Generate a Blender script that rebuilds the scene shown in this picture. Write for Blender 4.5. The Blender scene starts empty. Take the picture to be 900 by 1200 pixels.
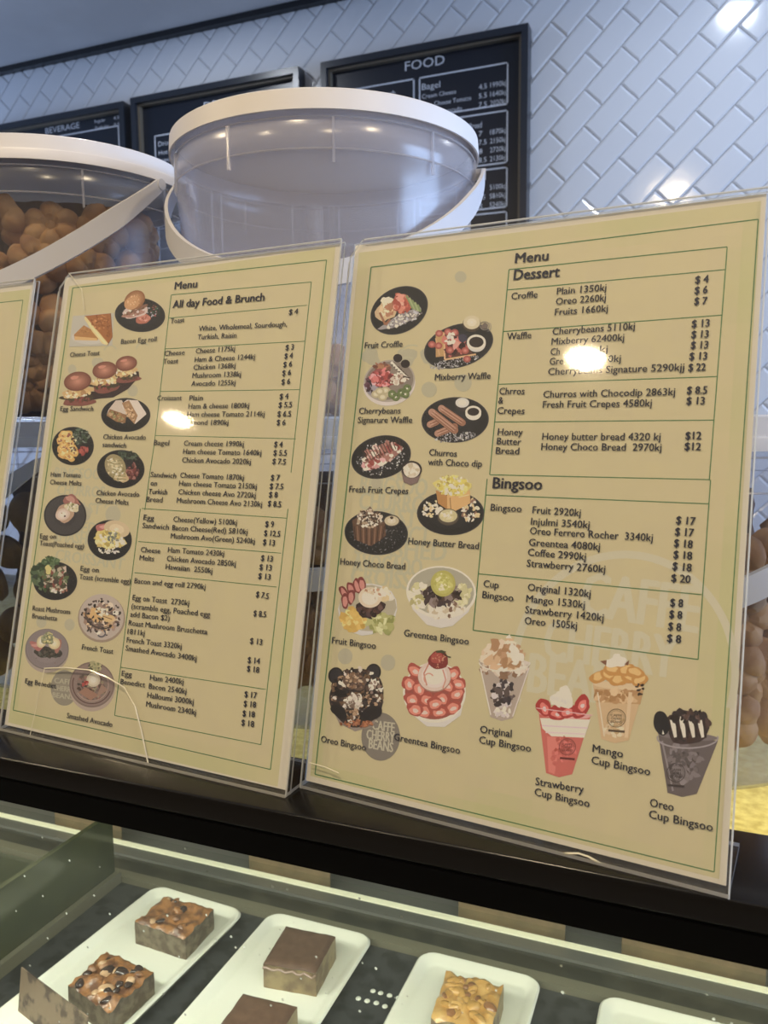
import bpy, bmesh, math, random
from mathutils import Vector, Matrix, Euler
C = bpy.context.scene.collection
SC = bpy.context.scene
PI = math.pi
FLOOR = 1.35                     # eye height of the photographer above the floor

# ------------------------------------------------------------------ camera, world, lights
cam_d = bpy.data.cameras.new('camera'); cam = bpy.data.objects.new('camera', cam_d); C.objects.link(cam)
cam_d.sensor_fit = 'VERTICAL'; cam_d.sensor_height = 36; cam_d.lens = 937.95/1200*36
R_ = ((0.9294128840265526, 0.36890745500126126, -0.00994890194635738), (0.033932034715270905, -0.11226964066414288, -0.9930982553630964), (-0.36747830959871286, 0.9226607271525307, -0.1168626310881108))
m = Matrix((R_[0], [-a for a in R_[1]], [-a for a in R_[2]])).transposed().to_4x4()
m.translation = (0, 0, FLOOR); cam.matrix_world = m
cam_d.clip_start = 0.01; cam_d.dof.use_dof = True; cam_d.dof.focus_distance = 0.45; cam_d.dof.aperture_fstop = 20
SC.camera = cam
w = bpy.data.worlds.new('world'); SC.world = w; w.use_nodes = True
w.node_tree.nodes['Background'].inputs[0].default_value = (.55, .62, .8, 1); w.node_tree.nodes['Background'].inputs[1].default_value = .3
SC.view_settings.view_transform = 'Standard'; SC.view_settings.look = 'None'; SC.view_settings.gamma = 1
SC.view_settings.use_curve_mapping = False; SC.view_settings.exposure = 0.0
SC.cycles.transparent_max_bounces = 40; SC.cycles.max_bounces = 14; SC.cycles.caustics_reflective = False

def area(name, loc, rot, col, power, size, sizey=None, shape=None):
    d = bpy.data.lights.new(name, 'AREA'); d.energy = power; d.color = col; d.size = size
    d.shape = shape or ('RECTANGLE' if sizey else 'DISK')
    if sizey: d.size_y = sizey
    o = bpy.data.objects.new(name, d); C.objects.link(o); o.location = (loc[0], loc[1], loc[2]+FLOOR); o.rotation_euler = rot
    return o
WARM = (1, .80, .52); COOL = (.44, .63, 1)
CEIL = 1.41
DOWN = [(-3.115, -2.104), (-1.048, -1.79), (.9, -1.6), (-1.9, -.35), (-.25, -.45), (1.3, -.3)]
for i, (x, y) in enumerate(DOWN): area('downlight_lamp', (x, y, CEIL-.012), (0, 0, 0), WARM, 15.8, .13)
BACKL = [(.06, 1.96), (-1.66, 1.97), (1.1, 1.96)]
for x, y in BACKL: area('wall_spot_lamp', (x, y, CEIL-.012), (0, 0, 0), (.85, .91, 1), 5, .1)
area('cool_fill', (3.44, 1.25, .35), (0, PI/2, 0), COOL, 140, 1.5, 2.2)      # added cool fill for the tiled wall; no window is known there
area('cool_fill', (-4.44, 1.3, .35), (0, -PI/2, 0), COOL, 42, 1.5, 2.0)     # second added cool fill, from the opposite side

# ------------------------------------------------------------------ helpers
def lin(c): return tuple(((v/255)/12.92 if v/255 <= .04045 else ((v/255+.055)/1.055)**2.4) for v in c)
class MB:
    def __init__(s): s.v = []; s.f = []; s.m = []; s.c = []
    def add(s, vs, fs, mi=0, col=None):
        n = len(s.v); s.v += [tuple(v) for v in vs]
        for f in fs: s.f.append([i+n for i in f]); s.m.append(mi); s.c.append(col)
    def box(s, x0, x1, y0, y1, z0, z1, mi=0, M=None):
        vs = [(x, y, z) for x in (x0, x1) for y in (y0, y1) for z in (z0, z1)]
        if M is not None: vs = [M @ Vector(v) for v in vs]
        s.add(vs, [(0,1,3,2), (4,6,7,5), (0,4,5,1), (2,3,7,6), (0,2,6,4), (1,5,7,3)], mi)
    def lathe(s, prof, n=64, c=(0,0,0), mi=0, closed=False):
        vs = []; fs = []
        for k in range(n):
            a = 2*PI*k/n
            for r, z in prof: vs.append((c[0]+r*math.cos(a), c[1]+r*math.sin(a), c[2]+z))
        L = len(prof)
        for k in range(n):
            for j in range(L if closed else L-1):
                j2 = (j+1) % L; k2 = (k+1) % n
                fs.append((k*L+j, k2*L+j, k2*L+j2, k*L+j2))
        s.add(vs, fs, mi)
    def sweep(s, pts, cs, mi=0):   # cs(i) gives the ring of vectors round point i
        rings = [[Vector(p)+q for q in cs(i)] for i, p in enumerate(pts)]
        L = len(rings[0]); vs = [v for r in rings for v in r]; fs = []
        for i in range(len(rings)-1):
            for j in range(L): fs.append((i*L+j, i*L+(j+1) % L, (i+1)*L+(j+1) % L, (i+1)*L+j))
        fs.append(tuple(range(L))[::-1]); fs.append(tuple((len(rings)-1)*L+j for j in range(L)))
        s.add(vs, fs, mi)
    def tube(s, pts, r, n=6, mi=0):
        pts = [Vector(p) for p in pts]
        def cs(i):
            t = (pts[min(i+1, len(pts)-1)]-pts[max(i-1, 0)]).normalized()
            a = t.orthogonal().normalized(); b = t.cross(a)
            return [(a*math.cos(2*PI*k/n)+b*math.sin(2*PI*k/n))*r for k in range(n)]
        s.sweep(pts, cs, mi)
    def build(s, name, mats, parent=None, smooth=False, origin=None):
        me = bpy.data.meshes.new(name)
        off = Vector(parent['base']) if parent is not None and 'base' in parent else Vector((0,0,0))
        if origin is not None: off = Vector(origin)
        me.from_pydata([tuple(Vector(v)-off) for v in s.v], [], s.f)
        if not isinstance(mats, (list, tuple)): mats = [mats]
        for q in mats: me.materials.append(q)
        me.polygons.foreach_set('material_index', s.m)
        if smooth: me.polygons.foreach_set('use_smooth', [True]*len(s.f))
        if any(c is not None for c in s.c):
            ca = me.color_attributes.new('Col', 'FLOAT_COLOR', 'CORNER'); buf = []
            for f, c in zip(s.f, s.c): buf += list((c or (1,1,1))[:3]+(1,))*len(f)
            ca.data.foreach_set('color', buf)
        bm = bmesh.new(); bm.from_mesh(me); 
        if not any(c is not None for c in s.c): bmesh.ops.recalc_face_normals(bm, faces=bm.faces)
        bm.to_mesh(me); bm.free(); me.update()
        if smooth: me.set_sharp_from_angle(angle=math.radians(smooth if smooth is not True else 40))
        o = bpy.data.objects.new(name, me); C.objects.link(o)
        if parent is not None: o.parent = parent
        if origin is not None: o.location = origin
        return o
def bevel(o, w, seg=2):
    bm = bmesh.new(); bm.from_mesh(o.data)
    bmesh.ops.bevel(bm, geom=[e for e in bm.edges], offset=w, segments=seg, affect='EDGES', profile=.6)
    bm.to_mesh(o.data); bm.free(); o.data.polygons.foreach_set('use_smooth', [True]*len(o.data.polygons))
    return o
def tag(o, label, cat, group=None, kind=None):
    o['label'] = label; o['category'] = cat
    if group: o['group'] = group
    if kind: o['kind'] = kind
    return o
def thing(name, label, cat, base, group=None):
    o = bpy.data.objects.new(name, None); C.objects.link(o); o.location = base; o['base'] = list(base); o.empty_display_size = .02
    return tag(o, label, cat, group)
def struct(o): o['kind'] = 'structure'; return o

# ------------------------------------------------------------------ materials
def mat(name, base=(.5,.5,.5), rough=.5, metal=0, spec=.5, emit=None, es=0, noise=None, bump=None, vcol=False, sss=0, coat=0):
    M = bpy.data.materials.new(name); M.use_nodes = True; N = M.node_tree.nodes; L = M.node_tree.links
    b = N['Principled BSDF']; I = b.inputs
    I['Base Color'].default_value = (*base, 1); I['Roughness'].default_value = rough; I['Metallic'].default_value = metal
    I['Specular IOR Level'].default_value = spec; I['Coat Weight'].default_value = coat
    if sss: I['Subsurface Weight'].default_value = sss; I['Subsurface Radius'].default_value = (.01, .008, .005); I['Subsurface Scale'].default_value = 1
    if emit: I['Emission Color'].default_value = (*emit, 1); I['Emission Strength'].default_value = es
    tc = N.new('ShaderNodeTexCoord')
    if vcol:
        a = N.new('ShaderNodeVertexColor'); a.layer_name = 'Col'; L.new(a.outputs[0], I['Base Color'])
    if noise:   # (scale, colour2, lo, hi)
        n = N.new('ShaderNodeTexNoise'); n.inputs['Scale'].default_value = noise[0]; n.inputs['Detail'].default_value = 6
        r = N.new('ShaderNodeMapRange'); r.inputs[1].default_value = noise[2]; r.inputs[2].default_value = noise[3]
        x = N.new('ShaderNodeMix'); x.data_type = 'RGBA'; x.inputs[6].default_value = (*base, 1); x.inputs[7].default_value = (*noise[1], 1)
        L.new(tc.outputs['Object'], n.inputs['Vector']); L.new(n.outputs[0], r.inputs[0]); L.new(r.outputs[0], x.inputs[0]); L.new(x.outputs[2], I['Base Color'])
    if bump:    # (scale, strength, distance)
        n = N.new('ShaderNodeTexNoise'); n.inputs['Scale'].default_value = bump[0]; n.inputs['Detail'].default_value = 5
        u = N.new('ShaderNodeBump'); u.inputs['Strength'].default_value = bump[1]; u.inputs['Distance'].default_value = bump[2]
        L.new(tc.outputs['Object'], n.inputs['Vector']); L.new(n.outputs[0], u.inputs['Height']); L.new(u.outputs[0], I['Normal'])
    return M
def clear(name, tint=(.96,.97,.98), milky=.05, mcol=(.8,.82,.85), rough=.03, ior=1.45, dust=0, bumpy=0):
    M = bpy.data.materials.new(name); M.use_nodes = True; N = M.node_tree.nodes; L = M.node_tree.links
    N.remove(N['Principled BSDF']); out = N['Material Output']
    t = N.new('ShaderNodeBsdfTransparent'); t.inputs[0].default_value = (*tint, 1)
    d = N.new('ShaderNodeBsdfDiffuse'); d.inputs[0].default_value = (*mcol, 1)
    tr = N.new('ShaderNodeBsdfTranslucent'); tr.inputs[0].default_value = (*mcol, 1)
    dm = N.new('ShaderNodeMixShader'); dm.inputs[0].default_value = .5; L.new(d.outputs[0], dm.inputs[1]); L.new(tr.outputs[0], dm.inputs[2])
    a = N.new('ShaderNodeMixShader'); a.inputs[0].default_value = milky; L.new(t.outputs[0], a.inputs[1]); L.new(dm.outputs[0], a.inputs[2])
    if dust:
        tc = N.new('ShaderNodeTexCoord'); v = N.new('ShaderNodeTexVoronoi'); v.inputs['Scale'].default_value = dust
        r = N.new('ShaderNodeMapRange'); r.inputs[1].default_value = .085; r.inputs[2].default_value = .04; r.inputs[3].default_value = milky; r.inputs[4].default_value = .55
        L.new(tc.outputs['Object'], v.inputs['Vector']); L.new(v.outputs[0], r.inputs[0]); L.new(r.outputs[0], a.inputs[0])
    g = N.new('ShaderNodeBsdfGlossy'); g.inputs['Roughness'].default_value = rough
    if bumpy:
        tc = N.new('ShaderNodeTexCoord'); n = N.new('ShaderNodeTexNoise'); n.inputs['Scale'].default_value = 25
        u = N.new('ShaderNodeBump'); u.inputs['Strength'].default_value = bumpy; u.inputs['Distance'].default_value = .002
        L.new(tc.outputs['Object'], n.inputs['Vector']); L.new(n.outputs[0], u.inputs['Height']); L.new(u.outputs[0], g.inputs['Normal'])
    lw = N.new('ShaderNodeLayerWeight'); lw.inputs['Blend'].default_value = .5     # Schlick, the same from both sides of the thin wall
    pw = N.new('ShaderNodeMath'); pw.operation = 'POWER'; L.new(lw.outputs['Facing'], pw.inputs[0]); pw.inputs[1].default_value = 5
    fr = N.new('ShaderNodeMath'); fr.operation = 'MULTIPLY_ADD'; L.new(pw.outputs[0], fr.inputs[0]); fr.inputs[1].default_value = .7; fr.inputs[2].default_value = .035
    b = N.new('ShaderNodeMixShader'); L.new(fr.outputs[0], b.inputs[0]); L.new(a.outputs[0], b.inputs[1]); L.new(g.outputs[0], b.inputs[2])
    L.new(b.outputs[0], out.inputs[0]); return M

TILE = mat('glazed_tile', (.70,.72,.76), .12, spec=.6, bump=(9, .12, .004))
GROUT = mat('grey_grout', (.36,.37,.39), .9)
CEILM = mat('ceiling_paint', (.60,.60,.62), .9, noise=(3, (.55,.55,.57), .4, .6))
BLACK = mat('black_trim', (.012,.013,.016), .4)
WALLP = mat('wall_paint', (.30,.27,.24), .9)
FLOORM = mat('floor_tiles', (.16,.15,.14), .5, noise=(5, (.12,.11,.10), .4, .6))
FRAME = mat('board_frame_black', (.022,.026,.035), .28)
FRAME_IN = mat('board_frame_bronze', (.16,.135,.10), .45)
BOARD = mat('chalkboard_black', (.010,.013,.022), .3)
CHALK = mat('board_lettering', (.62,.66,.74), .8)
WOOD = mat('gloss_black_ledge', (.007,.006,.005), .2, spec=.4, bump=(6, .05, .002))
BLACKF = mat('ledge_front_black', (.0015,.0015,.0016), .45, spec=.12)
ACRYL = clear('clear_acrylic', (.985,.985,.98), .012, (.9,.88,.8), .04, 1.45)
ACEDGE = clear('acrylic_cut_edge', (.75,.78,.74), .55, (.95,.93,.88), .1, 1.5)  # cut edges whitened, their highlight put into the colour
EDGE = clear('edge_highlight', (.8,.82,.8), .65, (1,.98,.93), .1, 1.5)  # near-white colour stands in for highlights on the sheet edges
CRACK = mat('acrylic_crack', (.80,.76,.60), .15, spec=1)
PAPER = mat('page_paper', (.80,.77,.70), .6, bump=(30, .1, .001))
PRINT = mat('printed_ink', rough=.55, vcol=True)
TUB = clear('tub_plastic', (.95,.955,.97), .065, (.84,.83,.86), .2, 1.45, bumpy=.25)
TUBH = clear('tub_plastic_hazy', (.95,.955,.97), .24, (.92,.88,.90), .2, 1.45, bumpy=.25)
TUBLINE = clear('tub_moulded_line', (.9,.9,.93), .35, (.85,.83,.82), .15, 1.45)
LID = mat('lid_cream_plastic', (.78,.75,.73), .42)
HANDLE = mat('handle_white_plastic', (.60,.59,.60), .55)
STEEL = mat('dark_steel_tray', (.060,.066,.072), .38, metal=.3, noise=(60, (.03,.034,.036), .45, .6), bump=(140, .25, .0006))
ALU = mat('brushed_aluminium', (.34,.35,.33), .35, metal=.6)
CHAN = mat('dark_channel', (.040,.042,.034), .4, noise=(30, (.065,.066,.052), .45, .6))
OLIVE = mat('olive_lip', (.17,.165,.12), .35)
CREAM = mat('cream_melamine_plate', (.80,.82,.74), .25, coat=.2)
GREENP = mat('case_side_panel', (.045,.055,.035), .12, noise=(9, (.085,.095,.05), .4, .65), spec=.7)
GLASS = clear('case_front_glass', (.96,.98,.965), .012, (.7,.75,.7), .02, 1.45, dust=85)
KRAFT = mat('kraft_card', (.26,.20,.12), .7, noise=(40, (.20,.16,.10), .4, .6))
CARDD = mat('price_card_brown', (.20,.15,.11), .6, noise=(60, (.07,.05,.04), .48, .56))
LED = mat('led_strip', (.9,.9,.7), .5, emit=(.95,.95,.62), es=.30)
DECK = mat('frosted_deck', (.80,.72,.30), .3, emit=(1,.80,.22), es=.0)
def glow_deck():
    M = bpy.data.materials.new('frosted_glass_deck'); M.use_nodes = True; N = M.node_tree.nodes; L = M.node_tree.links
    N.remove(N['Principled BSDF']); t = N.new('ShaderNodeBsdfTranslucent'); t.inputs[0].default_value = (.85,.82,.6,1)
    n = N.new('ShaderNodeTexNoise'); n.inputs['Scale'].default_value = 160; n.inputs['Detail'].default_value = 4
    tc = N.new('ShaderNodeTexCoord'); L.new(tc.outputs['Object'], n.inputs['Vector'])
    cr = N.new('ShaderNodeValToRGB'); cr.color_ramp.elements[0].color = (.66,.60,.40,1); cr.color_ramp.elements[1].color = (.92,.88,.68,1)
    cr.color_ramp.elements[0].position = .35; cr.color_ramp.elements[1].position = .65
    L.new(n.outputs[0], cr.inputs[0]); L.new(cr.outputs[0], t.inputs[0])
    g = N.new('ShaderNodeBsdfGlossy'); g.inputs['Roughness'].default_value = .2
    x = N.new('ShaderNodeMixShader'); x.inputs[0].default_value = .06; L.new(t.outputs[0], x.inputs[1]); L.new(g.outputs[0], x.inputs[2])
    L.new(x.outputs[0], N['Material Output'].inputs[0]); return M
DECKG = glow_deck()
FLOWER = mat('biscuit_brown', (.50,.29,.12), .75, noise=(45, (.36,.18,.07), .42, .6), bump=(160, .5, .0012))
ROUNDC = mat('biscuit_golden', (.42,.25,.10), .75, noise=(70, (.30,.17,.07), .42, .6), bump=(160, .5, .0012))
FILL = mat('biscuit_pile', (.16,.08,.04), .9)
LAMPM = mat('lamp_housing', (.8,.8,.8), .3)

# ------------------------------------------------------------------ the room
YW = 2.62
def slab(name, *b, m=WALLP):
    q = MB(); q.box(*b); return struct(q.build(name, m))
slab('floor', -4.6, 3.6, -4.1, 2.75, -1.37, -1.35, m=FLOORM)
slab('ceiling', -4.6, 3.6, -4.1, 2.75, CEIL, CEIL+.05, m=CEILM)
slab('wall_left', -4.6, -4.5, -4.1, 2.75, -1.35, CEIL)
slab('wall_right', 3.5, 3.6, -4.1, 2.75, -1.35, CEIL)
for nm, xa, xb, s_ in (('added_window_1', 3.455, 3.5, 1), ('added_window_2', -4.5, -4.455, -1)):  # invented window frames on solid walls, to go with the added cool lights
    q = MB(); q.box(xa, xb, .1, .16, -.45, 1.15); q.box(xa, xb, 2.34, 2.40, -.45, 1.15); q.box(xa, xb, .16, 2.34, 1.09, 1.15); q.box(xa, xb, .16, 2.34, -.45, -.39); q.box(xa, xb, 1.22, 1.28, -.39, 1.09); struct(q.build(nm, FRAME))
slab('wall_front', -4.5, 3.5, -4.1, -4.0, -1.35, CEIL)
wall = slab('wall_back', -4.5, 3.5, YW, YW+.1, -1.35, CEIL, m=GROUT)
slab('trim_1', -4.5, 3.5, YW-.03, YW, CEIL-.020, CEIL, m=BLACK)
G = .1061; TX, TZ = -.4785, 1.1990
a_ = G/math.sqrt(2)
def tile_mesh():
    g = .0011; h = .0048; b = .0060
    bm = bmesh.new()
    def ring(ins, y): return [bm.verts.new((u, y, v)) for u, v in ((ins, ins), (2*a_-ins, ins), (2*a_-ins, a_-ins), (ins, a_-ins))]
    r0, r1, r2 = ring(g, 0), ring(g, -h*.45), ring(g+b, -h)
    for A, B in ((r0, r1), (r1, r2)):
        for i in range(4): bm.faces.new((A[i], A[(i+1) % 4], B[(i+1) % 4], B[i]))
    bm.faces.new(r2)
    bmesh.ops.recalc_face_normals(bm, faces=bm.faces)
    # turn to the diagonal: u along (1,1)/sqrt2, v along (1,-1)/sqrt2
    for v in bm.verts:
        u, w_ = v.co.x, v.co.z; v.co = ((u+w_)/math.sqrt(2), v.co.y, (u-w_)/math.sqrt(2))
    bmesh.ops.recalc_face_normals(bm, faces=bm.faces)
    for f in bm.faces:
        if f.normal.y > .2: f.normal_flip()
    me = bpy.data.meshes.new('tile'); bm.to_mesh(me); bm.free(); me.materials.append(TILE); return me
TM = tile_mesh()
rnd = random.Random(3); rest = MB(); cnt = 0
cand = []
for i in range(-32, 26):
    for j in range(-25, 5):
        X = TX+i*G; Z = TZ+j*G
        if Z-G/2 > CEIL-.02 or X < -4.4 or X > 3.3: continue
        vis = (-2.86 < X < .34 and Z > (.62 if X > -.75 else 1.0) and Z+1.5*G > .6)
        onboard = (X > -2.78 and X+1.5*G < -.57 and Z+G < 1.17)
        cand.append((vis and not onboard, X, Z))
for vis, X, Z in cand:
    top = Z+G > CEIL-.02
    if vis and cnt < 298 and not top:
        o = bpy.data.objects.new('tile', TM); o.parent = wall; o.location = (X, YW, Z)
        o.rotation_euler = (rnd.uniform(-.004, .004), 0, rnd.uniform(-.004, .004)); C.objects.link(o); cnt += 1
    elif top:
        bm = bmesh.new(); bm.from_mesh(TM)
        bmesh.ops.bisect_plane(bm, geom=bm.verts[:]+bm.edges[:]+bm.faces[:], plane_co=(0,0,CEIL-.021-Z), plane_no=(0,0,1), clear_outer=True)
        if vis and cnt < 298:
            me = bpy.data.meshes.new('tile'); bm.to_mesh(me); me.materials.append(TILE)
            o = bpy.data.objects.new('tile', me); o.parent = wall; o.location = (X, YW, Z); C.objects.link(o); cnt += 1
        else:
            bm.verts.index_update(); rest.add([v.co+Vector((X, YW, Z)) for v in bm.verts], [[v.index for v in f.verts] for f in bm.faces])
        bm.free()
    else: rest.add([v.co+Vector((X, YW, Z)) for v in TM.vertices], [list(p.vertices) for p in TM.polygons])
o = rest.build('tile_field', TILE, wall); o['kind'] = 'stuff'

# ------------------------------------------------------------------ lettering kit (built-in font, flat)
_txt = {}
def glyphs(strings):
    obs = []
    for s, bold in strings:
        if (s, bold) in _txt: continue
        cu = bpy.data.curves.new('t', 'FONT'); cu.body = s; cu.resolution_u = 2; cu.fill_mode = 'FRONT'; cu.offset = 0
        o = bpy.data.objects.new('t', cu); C.objects.link(o); obs.append(((s, bold), o)); _txt[(s, bold)] = None
    bpy.context.view_layer.update(); dg = bpy.context.evaluated_depsgraph_get()
    for k, o in obs:
        me = o.evaluated_get(dg).to_mesh()
        vs = [(v.co.x, v.co.y) for v in me.vertices]; fs = [list(p.vertices) for p in me.polygons]
        o.evaluated_get(dg).to_mesh_clear()
        _txt[k] = (vs, fs, min(v[0] for v in vs), max(v[0] for v in vs))
        cu = o.data; bpy.data.objects.remove(o); bpy.data.curves.remove(cu)

# ------------------------------------------------------------------ menu boards on the wall
HW = ((0.0031660724393445853, 0.00011559047842921196, -2.668236413678335), (-3.38912283178591e-05, -0.0033830185377293114, 1.6716681555001087), (0.0004811233311729894, -0.00014642030887053302, 1.0))
def hom(H, x, y):
    a, b, c = (r[0]*x+r[1]*y+r[2] for r in H); return a/c, b/c
def board(X0, X1, Z0, Z1, label, texts, boxes):
    dz = -.022; Z1 += dz; texts = [(t[0], t[1], t[2]+dz)+t[3:] for t in texts]; boxes = [(b[0], b[1]+dz*.6, b[2], b[3]+dz*.6) for b in boxes]
    r = thing('menu_board', label, 'menu board', ((X0+X1)/2, YW-.01, Z0), 'menu boards on the tiled wall')
    W = .021; D0, D1 = YW-.055, YW-.008
    for b in ((X0, X1, Z1-W, Z1), (X0, X1, Z0, Z0+W), (X0, X0+W, Z0+W, Z1-W), (X1-W, X1, Z0+W, Z1-W)):
        q = MB(); q.box(b[0], b[1], D0, D1, b[2], b[3]); o = q.build('frame_bar', FRAME, r)
    for b in ((X0+W, X1-W, Z1-W-.007, Z1-W), (X0+W, X0+W+.008, Z0+W, Z1-W-.007), (X1-W-.010, X1-W, Z0+W, Z1-W-.007)):
        q = MB(); q.box(b[0], b[1], D0+.015, D1, b[2], b[3]); o = q.build('inner_trim', FRAME_IN, r)
    q = MB(); q.box(X0+W, X1-W, YW-.022, D1, Z0+W, Z1-W); q.build('panel', BOARD, r)
    q = MB(); t = .0022; yb = YW-.0225
    def bar(xa, za, xb, zb): q.box(min(xa, xb)-t, max(xa, xb)+t, yb-.0008, yb, min(za, zb)-t, max(za, zb)+t)
    for (xa, za, xb, zb) in boxes:
        bar(xa, za, xb, za); bar(xa, zb, xb, zb); bar(xa, za, xa, zb); bar(xb, za, xb, zb)
    glyphs([(s, b) for s, x, z, h, wd, b in texts])
    for s, x, z, h, wd, b in texts:
        vs, fs, x0, x1 = _txt[(s, b)]; k = h/.72; kx = wd/(x1-x0)
        q.add([(x+(vx-x0)*kx, yb-.0006, z+vy*k) for vx, vy in vs], fs)
    q.build('lettering', CHALK, r)
    return r
# right-hand board
X0, X1, Z1 = -1.235, -.535, 1.207
rows = []
bx = [(-.895, .985, -.605, 1.107), (-.895, .81, -.605, .966), (-.895, .675, -.605, .795), (-.895, .605, -.605, .66), (-1.19, .78, -.915, 1.107), (-1.19, .605, -.915, .765)]
L1 = [('FOOD', -.945, 1.145, .030, .135, True), ('Bagel', -.887, 1.077, .020, .062, True),
      ('Cream Cheese', -.887, 1.050, .014, .115, False), ('Ham Cheese Tomato', -.887, 1.023, .014, .165, False), ('Chicken Avocado', -.887, .996, .014, .135, False)]
for z, a, b in ((1.050, '4.5', '1990kj'), (1.023, '5.5', '1640kj'), (.996, '7.5', '2020kj')):
    L1 += [(a, -.697, z, .016, .026, True), (b, -.660, z, .016, .05, True)]
L1 += [('Sandwich on Turkish Bread', -.887, .935, .018, .20, True)]
for z, n, a, b in ((.909, 'Cheese Tomato', '7', '1870kj'), (.882, 'Ham Cheese Tomato', '7.5', '2150kj'), (.855, 'Chicken Cheese Avo', '8', '2720kj'), (.828, 'Mushroom Cheese Avo', '8.5', '2130kj')):
    L1 += [(n, -.887, z, .014, .15, False), (a, -.697, z, .016, .012 if len(a) == 1 else .026, True), (b, -.660, z, .016, .05, True)]
L1 += [('Egg Sandwich', -.887, .768, .018, .11, True)]
for z, n, a, b in ((.741, 'Cheese', '9', '5100kj'), (.714, 'Bacon Cheese', '12.5', '5810kj'), (.687, 'Mushroom Avo', '13', '5240kj')):
    L1 += [(n, -.887, z, .014, .11, False), (a, -.703, z, .016, .028 if len(a) > 2 else .018, True), (b, -.660, z, .016, .05, True)]
L1 += [('All day Food & Brunch', -1.18, 1.077, .016, .20, True)]
board(X0, X1, .56, Z1, 'black framed menu board headed FOOD, rightmost of the three on the tiles', L1, bx)
board(-2.02, -1.318, .56, 1.210, 'black framed menu board seen between the two lids, middle of the three on the tiles',
      [('DRINKS', -1.72, 1.135, .028, .16, True), ('Drinks', -1.925, 1.035, .018, .07, True), ('Hot', -1.925, 1.005, .015, .04, False), ('Iced', -1.925, .978, .015, .05, False), ('Frappe', -1.925, .951, .015, .07, False)],
      [(-1.94, .60, -1.70, 1.065), (-1.66, .60, -1.37, 1.065)])
board(-2.755, -2.053, .56, 1.205, 'black framed menu board headed BEVERAGE, leftmost of the three on the tiles',
      [('BEVERAGE', -2.46, 1.151, .023, .17, True), ('Regular', -2.215, 1.158, .012, .05, False), ('4.5', -2.125, 1.158, .012, .026, False), ('Double shot', -2.215, 1.134, .012, .065, False), ('0.5', -2.125, 1.134, .012, .026, False)],
      [(-2.42, .60, -2.105, 1.125), (-2.70, .60, -2.46, 1.09)])

# ------------------------------------------------------------------ downlights
for x, y in DOWN+BACKL:
    q = MB(); q.lathe([(.066, 0), (.082, 0), (.084, -.006), (.08, -.009), (.066, -.004)], 32, (x, y, CEIL-.002), closed=True)
    o = q.build('downlight', LAMPM, origin=(x, y, CEIL-.002), smooth=True)
    tag(o, 'round recessed ceiling downlight with white ring, out of the frame', 'ceiling light', 'ceiling downlights')

# ------------------------------------------------------------------ the display case
case = thing('display_case', 'black-topped glass display case of cakes with lit steel tray below the menus', 'display case', (-.3, .6, -1.35))
XA, XB = -1.7, 1.1
q = MB(); q.box(XA, XB, .333, .394, -.2075, -.195); o = q.build('ledge', WOOD, case); bevel(o, .0012)
q = MB(); q.box(XA, XB, .334, .393, -.2085, -.2077); q.box(XA, XB, .3332, .393, -.222, -.2087); q.build('ledge_front', BLACKF, case)
q = MB(); q.box(XA, XB, .3945, .85, -.2225, -.2175); q.build('frosted_deck', DECKG, case)
q = MB(); q.box(XA, XB, .3255, .3315, -.66, -.2235); q.build('front_glass', GLASS, case)
q = MB(); q.box(-.556, XB, .332, .628, -.484, -.480); q.build('steel_tray', STEEL, case)
q = MB(); q.box(-.556, -.550, .332, .628, -.480, -.468); q.box(-1.6, -.5565, .332, .628, -.50, -.484); q.build('tray_rim', OLIVE, case)
q = MB(); q.box(XA, XB, .629, .640, -.484, -.474); q.build('rear_lip', OLIVE, case)
q = MB(); q.box(XA, XB, .640, .668, -.484, -.479); q.build('rear_channel', CHAN, case)
q = MB(); q.box(XA, XB, .668, .671, -.484, -.476); q.box(XA, XB, .671, .688, -.484, -.480); q.build('rear_rail', ALU, case)
q = MB(); q.box(XA, XB, .689, .6955, -.484, -.479); q.build('led_strip', LED, case)
q = MB(); q.box(XA, XB, .696, .78, -.502, -.492); q.build('rear_sill', ALU, case)
q = MB(); q.box(XA, XB, .79, .81, -1.35, -.2225); q.build('back_panel', CHAN, case)
q = MB(); q.box(XA, XB, .332, .79, -1.35, -.67); q.build('cabinet_base', BLACKF, case)
q = MB(); q.box(-.562, -.557, .333, .627, -.478, -.405); q.build('side_panel', GREENP, case)
q = MB(); q.box(-1.6, -.563, .333, .627, -.484, -.480); q.build('side_shelf', GREENP, case)
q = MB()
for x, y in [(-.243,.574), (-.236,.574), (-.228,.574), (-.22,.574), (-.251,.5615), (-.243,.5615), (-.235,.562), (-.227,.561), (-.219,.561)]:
    q.lathe([(0, .0008), (.0018, .0006), (.0024, 0), (.0024, -.001)], 10, (x, y, -.4798))  # pale discs, light through the vent holes given as plain colour
o = q.build('painted_vent_dot', mat('painted_hole_light', (.75,.78,.72), .4), case, True); o['label'] = 'pale dots of perforation, light from below put into their colour'
# case LEDs under the ledge and under the deck
area('case_led', (-.3, .365, -.2235), (math.radians(18), 0, 0), (1, 1, .84), 8.6, 2.2, .03)
area('deck_led', (-.3, .62, -.30), (PI, 0, 0), (.84, .97, .62), .45, 2.4, .3)
area('deck_led_warm', (.02, .45, -.29), (PI, 0, 0), (1, .84, .34), .15, .22, .12)

CX = [(-.7293, -.6273), (-.4525, -.3528), (-.2113, -.1059), (-.0543, .0668)]
for i, (a, b) in enumerate(CX):
    q = MB(); q.box(a*.972, b*.972, .700, .7015, -.492, -.43)
    o = q.build('price_card', KRAFT, origin=((a+b)/2*.972, .700, -.492)); bevel(o, .0004, 1)
    tag(o, 'blank brown card standing at the back of the case, %s' % ['leftmost of four', 'second from the left of four', 'third from the left of four', 'rightmost of four'][i], 'card', 'brown cards along the back of the case')

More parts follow.
